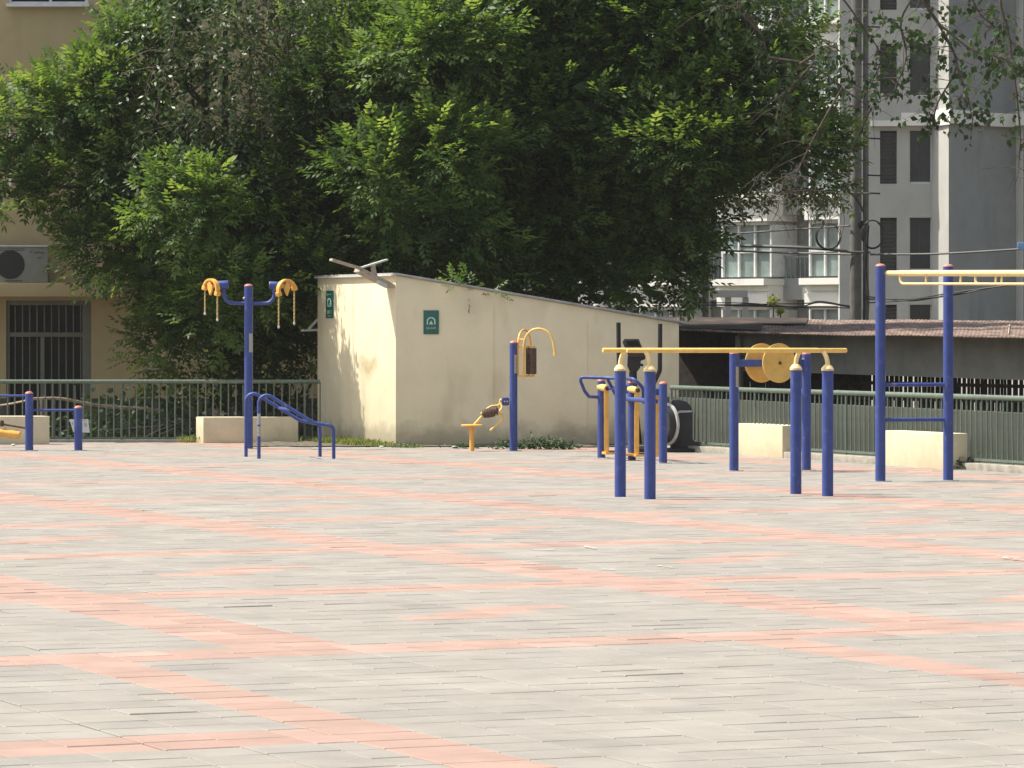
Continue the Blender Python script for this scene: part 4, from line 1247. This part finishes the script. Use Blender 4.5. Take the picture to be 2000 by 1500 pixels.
# ================================================================ beige building at the left
ZB = 68.0
bb = thing('beige_building', P(200, 640, ZB) - Vector((0, 0, 2.6)), 'beige rendered building with barred window behind the left railing', 'building')
def wallrect(mb, x0, y0, x1, y1, Z, th=.25, dz=0):
    a, b = P(x0, y0, Z + dz), P(x1, y1, Z + dz)
    mb.box(((a.x + b.x) / 2, Z + dz + th / 2, (a.z + b.z) / 2), (abs(b.x - a.x), th, abs(b.z - a.z)))
wb = MB()
wallrect(wb, -320, -420, 12, 778, ZB); wallrect(wb, 178, 14, 640, 778, ZB); wallrect(wb, 12, 14, 178, 587, ZB)
wallrect(wb, 12, -420, 16, 14, ZB); wallrect(wb, 172, -420, 640, 14, ZB)
wb.build('wall', 'facade', bb)
pl = MB(); wallrect(pl, -320, 778, 12, 945, ZB, .3, .003); wallrect(pl, 178, 778, 640, 945, ZB, .3, .003); wallrect(pl, 12, 880, 178, 945, ZB, .3, .003)
pl.build('plinth', 'plinth', bb)
lg = MB(); a, b = P(-320, 553, ZB), P(245, 580, ZB)
lg.box(((a.x + b.x) / 2, ZB - .30, (a.z + b.z) / 2), (b.x - a.x, .60, a.z - b.z)); lg.build('ledge', 'facade', bb, .01)
wn = MB()
def fr_rect(mb, x0, y0, x1, y1, dz, th): wallrect(mb, x0, y0, x1, y1, ZB, th, dz)
fr_rect(wn, 12, 587, 19, 880, .05, .1); fr_rect(wn, 161, 587, 178, 880, .05, .1); fr_rect(wn, 19, 587, 161, 596, .05, .1); fr_rect(wn, 19, 649, 161, 658, .053, .1); fr_rect(wn, 79, 658, 87, 880, .06, .09)
wf = wn.build('window', 'frame', bb, .006)
g = MB(); fr_rect(g, 19, 596, 161, 880, .16, .02); g.build('pane', 'glass', wf)
for i in range(10):
    x = 30 + 14.2 * i
    bmr = MB().tube([P(x, 596, ZB + .10), P(x, 649, ZB + .10)], .011, 6); bmr.build('window_bar', 'bars', wf)
    if abs(x - 83) > 5:
        MB().tube([P(x, 658, ZB + .12), P(x, 880, ZB + .12)], .010, 6).build('window_bar', 'bars', wf)
w2 = MB(); fr_rect(w2, 16, -300, 22, 14, .04, .08); fr_rect(w2, 166, -300, 172, 14, .04, .08); fr_rect(w2, 96, -300, 101, 3, .05, .06); fr_rect(w2, 22, 3, 166, 8, .043, .08)
a, b = P(14, 8, ZB), P(176, 14, ZB); w2.box(((a.x + b.x) / 2, ZB - .05, (a.z + b.z) / 2), (b.x - a.x, .22, a.z - b.z))
wf2 = w2.build('window', 'whiteframe', bb)
g = MB(); fr_rect(g, 22, -300, 166, 8, .13, .02); g.build('pane', 'glass', wf2)
dp = MB().tube([P(21, 250, ZB - .08), P(21, 362, ZB - .08)], .028, 10); dp.build('drain_pipe', 'whiteframe', bb)

# air conditioner on the ledge
ac = thing('air_conditioner', P(40, 553, ZB - .3), 'grey outdoor air conditioner with round fan on the building ledge', 'air conditioner')
a, b = P(-30, 481, ZB - .5), P(93, 553, ZB - .5)
MB().box(((a.x + b.x) / 2, ZB - .34, (a.z + b.z) / 2 + .004), (b.x - a.x, .32, a.z - b.z - .008)).build('case', 'acwhite', ac, .012)
MB().bar(P(-31, 480, ZB - .5), P(94, 480.5, ZB - .5), .05, .022).build('top_lip', 'whiteframe', ac)
fc = P(20, 517, ZB - .505)
fg = MB().tube([fc + Vector((0, .006, 0)), fc], .245, 36).build('fan_grille', 'acdark', ac)
gr_ = MB()
for rr_ in (.06, .10, .14, .18, .22):
    gr_.tube([fc + Vector((math.cos(t) * rr_, -.006, math.sin(t) * rr_)) for t in [2 * math.pi * i / 28 for i in range(29)]], .004, 5, cap=False)
gr_.build('grille_rings', 'dgrey', fg)
lt_ = MB()
def stroke(pts): lt_.tube([P(x, y, ZB - .504) for x, y in pts], .0075, 5)
stroke([(59, 493), (60, 490.5), (64, 490)]); stroke([(59, 493), (61, 494)])
for x in (67, 71, 75, 79, 83):
    stroke([(x, 494.5), (x + 1.5, 491.5), (x + 3, 492), (x + 2, 494.5)])
stroke([(84, 495), (86, 496.5)]); stroke([(73, 502), (82, 501.5)]); stroke([(74, 503.2), (81, 503.2)])
lt_.build('lettering', 'ink', ac)
lv = MB()
for y in (486, 489):
    lv.bar(P(-20, y, ZB - .503), P(48, y, ZB - .503), .004, .008)
lv.bar(P(10, 548.5, ZB - .503), P(44, 548.5, ZB - .503), .004, .012)
lv.build('case_slot', 'acdark', ac)

# things in the yard behind the left railing
def pole_thing(name, pts, r, label, cat='pole', m='wood', r1=None):
    q = smooth_path([P(*p) for p in pts], 4)
    return tag(MB().tube(q, r, 8, r1).build(name, m), label, cat)


pole_thing('wooden_pole', [(60, 779, 61.5), (120, 779, 61.8), (200, 793, 62.2), (318, 801, 62.8)], .022, 'long pale wooden pole sloping behind the left railing', r1=.03)
pole_thing('wooden_pole', [(-60, 797, 61.6), (0, 792, 61.5), (40, 785, 61.4), (62, 779, 61.3)], .016, 'thin bent stick behind the railing at the left edge')
for x, lab in ((80, 'left of two short pale stakes standing behind the left railing'), (90, 'right of two short pale stakes standing behind the left railing')):
    q = P(x, 779, 61.45); tag(MB().bar(Vector((q.x, q.y, LOW)), q, .035, .035).build('stake', 'wood'), lab, 'stake', 'stakes behind the left railing')
q = P(105, 779, 61.7); tag(MB().bar(Vector((q.x, q.y, LOW)), q + UP * .02, .05, .05).build('gate_post', 'frame'), 'grey post behind the railing beside the pale stakes', 'post')
pole_thing('metal_pipe', [(190, 841, 61.8), (260, 836, 61.8), (320, 831, 61.8)], .012, 'thin grey pipe lying low behind the left railing', 'pipe', 'wiregrey')
# notice tied to the railing
nt_ = thing('paper_notice', P(156, 832, LFZ - .03), 'white paper notice tied to the left railing', 'notice')
MB().poly([P(135.5, 819, LFZ - .035), P(172, 818.5, LFZ - .035), P(175.5, 845, LFZ - .05), P(143, 844, LFZ - .05)], (0, .004, 0)).build('sheet', 'paper', nt_)
MB().poly([P(162, 820, LFZ - .042), P(169, 820, LFZ - .042), P(169, 822, LFZ - .043), P(162, 822, LFZ - .043)], (0, .002, 0)).build('printed_mark', 'plate', nt_)
MB().poly([P(140, 825, LFZ - .044), P(143, 825, LFZ - .044), P(143, 829, LFZ - .046), P(140, 829, LFZ - .046)], (0, .002, 0)).build('printed_mark', 'plate', nt_)
MB().poly([P(164, 826, LFZ - .044), P(170, 826, LFZ - .044), P(170, 834, LFZ - .048), P(164, 834, LFZ - .048)], (0, .002, 0)).build('printed_mark', 'plate', nt_)


# ================================================================ shed and yard wall beyond the right railing
sd = thing('open_shed', UV(27.5, 46, LOW), 'long open shed with rusty corrugated roof behind the right railing', 'shed')
e0, e1 = P(1296, 645.3, 63.3), P(2110, 662, 55.0)       # eave
r0_, r1_ = P(1296, 620, 71.0), P(2110, 628.5, 64.0)   # ridge side
eax = (e1 - e0)
n_ = 560; vsC = []; fsC = []; rows_ = 8
for i in range(n_ + 1):
    t = i / n_
    for j in range(rows_ + 1):
        f = j / rows_
        p0 = e0.lerp(e1, t).lerp(r0_.lerp(r1_, t), f)
        wob = .008 * math.sin(t * 9 + 1.3) + .005 * math.sin(t * 23)
        sag = .006 * math.sin(t * 55) * math.sin(f * 3)
        vsC.append(p0 + UP * (.0045 * math.sin(2 * math.pi * i / 5) + wob + sag))
nv = len(vsC); vsC += [v - UP * .012 for v in vsC]
for i in range(n_):
    for j in range(rows_):
        a = i * (rows_ + 1) + j; b = a + rows_ + 1
        fsC.append((a, b, b + 1, a + 1)); fsC.append((nv + a, nv + a + 1, nv + b + 1, nv + b))
    a = i * (rows_ + 1); b = a + rows_ + 1
    fsC.append((a, nv + a, nv + b, b))
MB().add(vsC, fsC).build('corrugated_roof', 'rust', sd)
# loose roofing sheets and felt patches lying on the roof (part of it)
fl = MB()
def roofpatch(mb, t0, t1, f0, f1, lift):
    pts = []
    for t, f in ((t0, f0), (t1, f0), (t1, f1), (t0, f1)):
        pts.append(e0.lerp(e1, t).lerp(r0_.lerp(r1_, t), f) + UP * lift)
    mb.poly(pts, UP * .006)
roofpatch(fl, -.01, .26, .10, .98, .012); roofpatch(fl, .24, .37, .5, .98, .016)
fl.build('roof_felt', 'felt', sd)
st_ = MB()
for i in range(4):
    t = .40 + .58 * i / 4 + random.gauss(0, .012); f0 = random.uniform(.05, .5)
    roofpatch(st_, t, t + random.uniform(.002, .005), f0, min(1, f0 + random.uniform(.3, .6)), .03)
st_.build('roof_batten', 'plank', sd)
# fascia beam in shade under the eave, and posts
def seg_wall(mb, x0, x1, Z0, Z1, yt0, yt1, yb0, yb1, th=.12):
    a, b = P(x0, yt0, Z0), P(x1, yt1, Z1); c, d = P(x1, yb1, Z1), P(x0, yb0, Z0)
    mb.poly([a, b, c, d], Vector((.05, th, 0)))
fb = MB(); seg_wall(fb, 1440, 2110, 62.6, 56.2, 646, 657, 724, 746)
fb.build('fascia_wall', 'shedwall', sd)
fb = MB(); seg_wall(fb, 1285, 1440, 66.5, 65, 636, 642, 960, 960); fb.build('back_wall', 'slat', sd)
fb = MB(); seg_wall(fb, 1436, 1446, 62.5, 62.4, 655, 655, 940, 940, .1); seg_wall(fb, 1676, 1688, 60.8, 60.7, 730, 730, 940, 940, .1)
fb.build('shed_post', 'shedwall', sd)
# slatted boards with gaps under the fascia
x = 1450; 
sl_ = MB()
while x < 2105:
    t = (x - 1440) / 670; Zz = 62.9 + (56.6 - 62.9) * t
    wpx = random.uniform(5, 10)
    yt, yb = 720 + 24 * t, 812 + 10 * t
    a, b = P(x, yt, Zz), P(x + wpx, yt, Zz); c, d = P(x + wpx + random.gauss(0, .6), yb + random.gauss(0, 2), Zz), P(x + random.gauss(0, .6), yb + random.gauss(0, 2), Zz)
    sl_.poly([a, b, c, d], (0, .025, 0))
    open_ = 1690 < x
    x += wpx + (random.choice([.6, .9, 1.4, 2.2, 2.8]) if open_ else .05)
for yy in (738, 768):
    sl_.poly([P(1450, yy, 62.95), P(2105, yy + 16, 56.65), P(2105, yy + 23, 56.65), P(1450, yy + 7, 62.95)], (0, .03, 0))
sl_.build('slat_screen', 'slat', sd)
# low wall between railing and shed
lw0, lw1 = UV(FU + .75, 53.5), UV(FU + .75, 38)
lw = MB(); a, b = lw0, lw1
lw.poly([Vector((a.x, a.y, LOW)), Vector((b.x, b.y, LOW)), Vector((b.x, b.y, .66)), Vector((a.x, a.y, .72))], BD * .18)
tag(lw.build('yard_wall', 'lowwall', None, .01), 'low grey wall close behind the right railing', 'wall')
# pale sunlit wall far behind the slats
pw = MB(); a, b = P(1640, 700, 78), P(2250, 700, 74)
pw.poly([Vector((a.x, a.y, LOW)), Vector((b.x, b.y, LOW)), Vector((b.x, b.y, 1.5)), Vector((a.x, a.y, 1.5))], (0, .2, 0))
tag(pw.build('yard_wall', 'aptlight', None), 'pale wall glimpsed through the shed slats', 'wall')
# saplings on the shed roof line
for (x, y, s, lab) in ((1510, 588, 11, 'small round sapling showing above the shed roof'), (1524, 608, 6, 'tiny thin sapling at the shed ridge right of the rounder one')):
    root = thing('sapling', P(x, 632, 70), lab, 'plant', 'saplings above the shed roof')
    MB().tube([P(x, 634, 70), P(x + 1, y, 70)], .012, 6).build('stem', 'twig', root)
    V2, T2 = filler([lobe(x, y, 70, s, s * 1.1, .1)], 130, .06, .8, 1.0)
    quad_mesh('foliage', V2, T2, 'leafD', root, root.location)

# ================================================================ apartment building far right
ZA = 128.0
sA = ZA / F
ap = thing('apartment_building', P(1700, 640, ZA) - Vector((0, 0, 2.63)), 'grey apartment block with louvred windows and bay balconies at the right', 'building')
K = range(-2, 5)                         # storeys, 170 px apart
def bx(mb, x0, y0, x1, y1, d0, d1):       # box between pixel corners, from depth offset d0 to d1
    a, b = P(x0, y0, ZA), P(x1, y1, ZA)
    mb.box(((a.x + b.x) / 2, ZA + (d0 + d1) / 2, (a.z + b.z) / 2), (abs(b.x - a.x), d1 - d0, abs(a.z - b.z)))
# stair wall with louvred openings
sw_ = MB(); cols_ = [(1684, 1719), (1752, 1772), (1772, 1776)]
bx(sw_, 1640, -420, 1719, 700, .0, .6); bx(sw_, 1752, -420, 1775, 700, .002, .6)
for k in K:
    t = 425 - 170 * k
    bx(sw_, 1719, t + 104, 1752, t + 170, .004, .6)
    bx(sw_, 1775, t + 104, 1822, t + 170, .006, .6)
sw_.build('stair_wall', 'aptwall', ap)
for k in K:
    t = 425 - 170 * k
    lo = MB()
    for i in range(13):
        y = t + 4 + 7.8 * i
        a, b = P(1721, y, ZA + .2), P(1750, y + 5, ZA + .2)
        lo.box(((a.x + b.x) / 2, ZA + .25, (a.z + b.z) / 2), (b.x - a.x, .12, .10), (1, 0, 0), Vector((0, .8, .6)))
    bx(lo, 1719, t, 1752, t + 104, .40, .45)
    lo.build('louver', 'louver', ap)
    wi = MB(); bx(wi, 1775, t, 1778, t + 104, .12, .3); bx(wi, 1818.5, t, 1822, t + 104, .12, .3); bx(wi, 1778, t + 100, 1818.5, t + 104, .1, .3); f_ = wi.build('window', 'whiteframe', ap)
    g = MB(); bx(g, 1797.5, t + 1, 1798.8, t + 100, .29, .33); g.build('mullion', 'louver', f_)
    g = MB(); bx(g, 1778, t, 1818.5, t + 100, .32, .36); g.build('pane', 'aptdglass', f_)
# sunlit pilaster facing left and the curved dark wall beyond
pA, pB = P(1820, 640, ZA), P(1853, 640, ZA - 1.5)
zt_, zb_ = 19.0, LOW
MB().poly([Vector((pA.x, pA.y, zb_)), Vector((pB.x, pB.y, zb_)), Vector((pB.x, pB.y + 1.2, zb_)), Vector((pA.x, pA.y + 1.0, zb_))], (0, 0, zt_ - zb_)).build('pilaster', 'aptwall', ap)
cv = []; n_ = 14
for i in range(n_ + 1):
    f = i / n_
    x = 1853.4 + (1984 - 1853.4) * f
    q = P(x, 640, ZA - 1.49 + 2.4 * math.sin(f * math.pi * .5) ** 1.5)
    cv.append(Vector((q.x, q.y, zb_)))
cv2 = [c + Vector((0, 1.2, 0)) for c in reversed(cv)]
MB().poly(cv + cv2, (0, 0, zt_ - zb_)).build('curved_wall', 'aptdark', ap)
st2 = MB(); a, b = P(1984.5, 640, ZA + .9), P(1999, 640, ZA + .5)
st2.poly([Vector((a.x, a.y, zb_)), Vector((b.x, b.y, zb_)), Vector((b.x + .1, b.y + 1, zb_)), Vector((a.x, a.y + 1, zb_))], (0, 0, zt_ - zb_))
st2.build('pilaster', 'aptlight', ap)
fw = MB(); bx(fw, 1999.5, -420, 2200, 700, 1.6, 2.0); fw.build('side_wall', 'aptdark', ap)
for k in K:
    t = 425 - 170 * k
    g = MB(); bx(g, 2001, t, 2060, t + 110, 1.5, 1.58); g.build('pane', 'aptglass', ap)
# cornice band with a step
cb = MB(); bx(cb, 1700, 236, 1764, 247, -.28, -.003); bx(cb, 1760, 221, 1822, 246, -.30, -.005)
a, b = P(1820, 640, ZA - .3), P(1856, 640, ZA - 1.8); zz0, zz1 = H - (248 - HY) * sA, H - (217 - HY) * sA
cb.poly([Vector((a.x, a.y, zz0)), Vector((b.x, b.y, zz0)), Vector((b.x, b.y + .4, zz0)), Vector((a.x, a.y + .6, zz0))], (0, 0, zz1 - zz0))
pc_ = [c + Vector((0, -.32, 0)) for c in cv]
zz0 = H - (246 - HY) * sA; zz1 = H - (220 - HY) * sA
pts = [Vector((c.x, c.y, zz0)) for c in pc_] + [Vector((c.x, c.y + .30, zz0)) for c in reversed(pc_)]
cb.poly(pts, (0, 0, zz1 - zz0))
bx(cb, 1986, 217, 2200, 244, .2, .5)
cb.build('cornice', 'aptlight', ap)

# bay wing: its front faces left, so the sun grazes it. local axis w runs back to the left.
wv = Vector((-.70, .71, 0)).normalized(); wn_ = Vector((-wv.y, wv.x, 0)); wn_ = wn_ if wn_.y < 0 else -wn_
O = P(1664, 640, ZA + .2); O.z = 0
def along(px):                           # distance along w at which column px is crossed
    k = (px - 1000) / F
    return (k * O.y - O.x) / (wv.x - k * wv.y)
def zA(py, l):                           # height at row py for a point l along the wing
    return H - (py - HY) * (O.y + wv.y * l) / F
def wbox(mb, l0, l1, z0, z1, out0, out1):
    c = O + wv * ((l0 + l1) / 2) + wn_ * ((out0 + out1) / 2); c.z = (z0 + z1) / 2
    mb.box(c, (abs(l1 - l0), abs(out1 - out0), abs(z1 - z0)), wv)
PIT = 170 * sA
zW = lambda py: H - (py - HY) * sA
bays = [(along(1661), along(1571)), (along(1498), along(1400)), (along(1330), along(1240)), (along(1170), along(1080)), (along(1010), along(920))]
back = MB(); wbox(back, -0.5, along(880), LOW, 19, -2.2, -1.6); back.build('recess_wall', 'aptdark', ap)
for bi, (l0, l1) in enumerate(bays):
    for k in K:
        dz = PIT * k; band = MB(); core = MB()
        wbox(band, l0, l1, zW(427) + dz, zW(402) + dz, -1.5, 0.0)        # white band
        wbox(band, l0, l1, zW(402) + dz, zW(397.1) + dz, -1.5, -.12)
        wbox(band, l0 - .05, l1 + .05, zW(385.1) + dz, zW(372) + dz, -1.5, .22)   # sill ledge
        wbox(band, l0, l1, zW(397) + dz, zW(385.2) + dz, -1.5, -.06)
        band.build('bay_front', 'aptlight', ap)
        wbox(core, l0 + .1, l1 - .1, zW(434) + dz, zW(427.3) + dz, -1.45, -.1)
        core.build('bay_lintel', 'aptwall', ap)
    for k in K:
        dz = PIT * k
        fm = MB(); wd = l1 - l0
        for f in (0.0, .33, .66, 1.0):
            wbox(fm, l0 + wd * f * .97 + .0, l0 + wd * f * .97 + wd * .03, zW(538) + dz, zW(434) + dz, -.32, -.22)
        wbox(fm, l0, l1, zW(490) + dz, zW(486) + dz, -.315, -.225)
        wbox(fm, l0, l0 + .02, zW(538) + dz, zW(434) + dz, -1.5, -.32)
        fr2 = fm.build('window', 'whiteframe', ap)
        g = MB(); wbox(g, l0 + .03, l1 - .03, zW(538) + dz, zW(434) + dz, -.36, -.33); g.build('pane', 'aptglass', fr2)
    if bi + 1 < len(bays):
        r0, r1 = l1, bays[bi + 1][0]
        for k in K:
            dz = PIT * k
            bl = MB()
            wbox(bl, r0 + .02, r1 - .02, zW(584) + dz, zW(541) + dz, -1.4, -.8)
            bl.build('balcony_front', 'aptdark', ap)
            rl2 = MB(); 
            for i in range(8):
                f = r0 + (r1 - r0) * (i + .5) / 8
                wbox(rl2, f - .02, f + .02, zW(541) + dz, zW(500) + dz, -.88, -.84)
            wbox(rl2, r0, r1, zW(500) + dz, zW(497) + dz, -.9, -.82)
            rl2.build('balcony_railing', 'aptglass', ap)

# ================================================================ utility poles and wires
ZU = 72.0
up = thing('utility_pole', P(1680, 640, ZU) - Vector((0, 0, 2.63)), 'tall grey concrete utility pole with cable bundles behind the shed', 'utility pole')
a, b = P(1670, 760, ZU), P(1674, -200, ZU)
MB().tube([Vector((a.x, a.y, LOW)), b], .115, 16, .085).build('shaft', 'pole', up)
a, b = P(1691, 760, ZU + .1), P(1690, -200, ZU + .1)
MB().tube([Vector((a.x, a.y, LOW)), b], .06, 12, .055).build('side_pipe', 'pole', up)
for y in (52, 125, 198, 270, 342, 377):
    MB().tube([P(1694, y, ZU), P(1719, y + 1, ZU)], .016, 6).build('step_bolt', 'wire', up)
for (x, y, r) in ((1686, 255, 6), (1685, 438, 7)):
    q = P(x, y, ZU - .15); MB().tube([q, q + Vector((0, .12, 0))], r * ZU / F, 14).build('insulator', 'black', up)
for y in (377, 492):
    MB().tube([P(1655, y, ZU - .13), P(1700, y + 1, ZU - .13)], .02, 8).build('clamp_band', 'wiregrey', up)
MB().tube(smooth_path([P(1655, 372, ZU - .2), P(1672, 388, ZU - .2), P(1684, 410, ZU - .2), P(1689, 440, ZU - .2), P(1688, 630, ZU - .2)], 6), .018, 6).build('down_cable', 'wire', up)
MB().tube(smooth_path([P(1697, 440, ZU - .15), P(1692, 520, ZU - .15), P(1697, 580, ZU - .15), P(1694, 632, ZU - .15)], 6), .012, 6).build('down_cable', 'wire', up)
for (cx, cy, rx, ry, lab) in ((1618, 462, 22, 24, 'left coil of black cable beside the utility pole'), (1704, 458, 20, 26, 'right coil of black cable hanging from the utility pole')):
    cl = MB()
    for j in range(3):
        ph = random.random() * 6
        pts = [P(cx + (rx + j * 1.6) * math.cos(t + ph), cy + (ry + j) * math.sin(t + ph), ZU - .2 + .03 * j) for t in [R(300) * i / 26 for i in range(27)]]
        cl.tube(pts, .0085, 5)
    tag(cl.build('cable_coil', 'wire'), lab, 'cable', 'coils of cable at the utility pole')


def wire(pts, r, label, m='wiregrey', group='wires at the utility pole', n=1, cat='wire', jit=0):
    mb = MB()
    for i in range(n):
        q = smooth_path([P(x + random.gauss(0, jit), y + random.gauss(0, jit), Zz + .04 * i) for x, y, Zz in pts], 8)
        mb.tube(q, r, 6)
    return tag(mb.build('cable_bundle' if n > 1 else 'wire', m), label, cat, group)


wire([(1300, 484, 74), (1480, 492, 73), (1666, 497, ZU - .12)], .021, 'thick grey wire left of the pole at mid height')
wire([(1700, 497, ZU - .12), (1850, 495, 71), (2060, 482, 69)], .021, 'thick grey wire running right from the pole past the curved wall')
wire([(1446, 480, ZU + .5), (1560, 483, ZU), (1655, 490, ZU - .13)], .034, 'short thick bar-like cable ending left of the utility pole')
wire([(1426, 457, 76), (1540, 449, 74), (1660, 441, ZU - .12)], .018, 'thin pale wire rising to the utility pole from the left')
wire([(1330, 596, 72), (1460, 595, 72), (1560, 598, 72), (1600, 592, 72), (1664, 598, ZU)], .012, 'sagging cable bundle crossing above the shed left of the pole', 'wire', n=4, cat='cable', jit=2.5)
wire([(1690, 586, ZU), (1780, 583, 71), (1860, 572, 70), (1940, 560, 69.5), (2060, 545, 69)], .012, 'black cable bundle sagging behind the ladder posts', 'wire', n=4, cat='cable', jit=2.5)
tp = P(1378, 640, 74); a = P(1378, 380, 74)
sp = thing('thin_pole', Vector((tp.x, tp.y, LOW)), 'thin grey metal pole beside the largest tree at the shed roof', 'pole')
MB().tube([Vector((tp.x, tp.y, LOW)), a], .06, 12).build('shaft', 'pole', sp)
MB().tube([P(1383, 640, 74.2), P(1383, 480, 74.2)], .03, 8).build('side_pipe', 'planklight', sp)
for y in (484, 560):
    MB().tube([P(1371, y, 73.9), P(1386, y, 73.9)], .035, 8).build('clamp_band', 'wiregrey', sp)
# concrete frame of pergola-like beams above the shed on the left
cf = thing('concrete_frame', P(1410, 640, 80) - Vector((0, 0, 2.63)), 'grey concrete beam frame above the shed near the thin pole', 'frame')
fm = MB()
a, b = P(1335, 574, 80), P(1460, 574, 80)
fm.bar(a, b, .2, .14); fm.build('beam', 'aptwall', cf)
for x in (1340, 1362, 1422, 1456):
    a = P(x, 574, 80); MB().bar(Vector((a.x, a.y + .003, LOW)), a - UP * .071, .1, .12).build('upright', 'aptwall', cf)
# blue sign corner at the right edge
bs = P(1992, 481, 69.0)
o = MB().box(bs + Vector((.1, 0, 0)), (.28, .03, .13), (1, 0, -.06)).build('blue_sign', mat('pale_blue_sign', (.25, .45, .72), .5, .08, 5), None, .004)
tag(o, 'pale blue sign edge hanging on the wire at the right frame edge', 'sign')

# dead branches heaped in the yard behind the left railing
bp = thing('brush_pile', P(330, 860, 62.5) - UP * .9, 'heap of dead grey branches lying behind the left railing', 'branches')
for i in range(34):
    x = random.uniform(190, 600); a = P(x, random.uniform(850, 905), random.uniform(61.2, 63.2)); a.z = max(a.z, LOW)
    d = Vector((random.gauss(0, 1), random.gauss(0, .4), abs(random.gauss(.25, .3)))).normalized() * random.uniform(.5, 1.3)
    b = a + d; m_ = a.lerp(b, .5) + Vector((0, 0, random.gauss(.05, .06)))
    t_ = MB().tube(smooth_path([a, m_, b], 4), .014, 6, .004)
    for k in range(3):
        c = a.lerp(b, random.uniform(.3, .9)); t_.tube([c, c + Vector((random.gauss(0, .2), random.gauss(0, .1), random.gauss(.1, .15)))], .006, 4, .002)
    t_.build('branch', 'twig', bp)

# thin summer haze
hz = MB().box((0, 180, 13.5), (500, 500, 31))
hm = bpy.data.materials.new('haze'); hm.use_nodes = True
hn_ = hm.node_tree; hn_.nodes.remove(hn_.nodes['Principled BSDF'])
pv = hn_.nodes.new('ShaderNodeVolumePrincipled'); pv.inputs['Density'].default_value = .00014; pv.inputs['Color'].default_value = (.93, .94, .95, 1); pv.inputs['Anisotropy'].default_value = .2
hn_.links.new(pv.outputs[0], hn_.nodes['Material Output'].inputs['Volume'])
M['haze'] = hm
tag(hz.build('haze', 'haze', None, smooth=False), kind='stuff')
sc.cycles.volume_bounces = 1
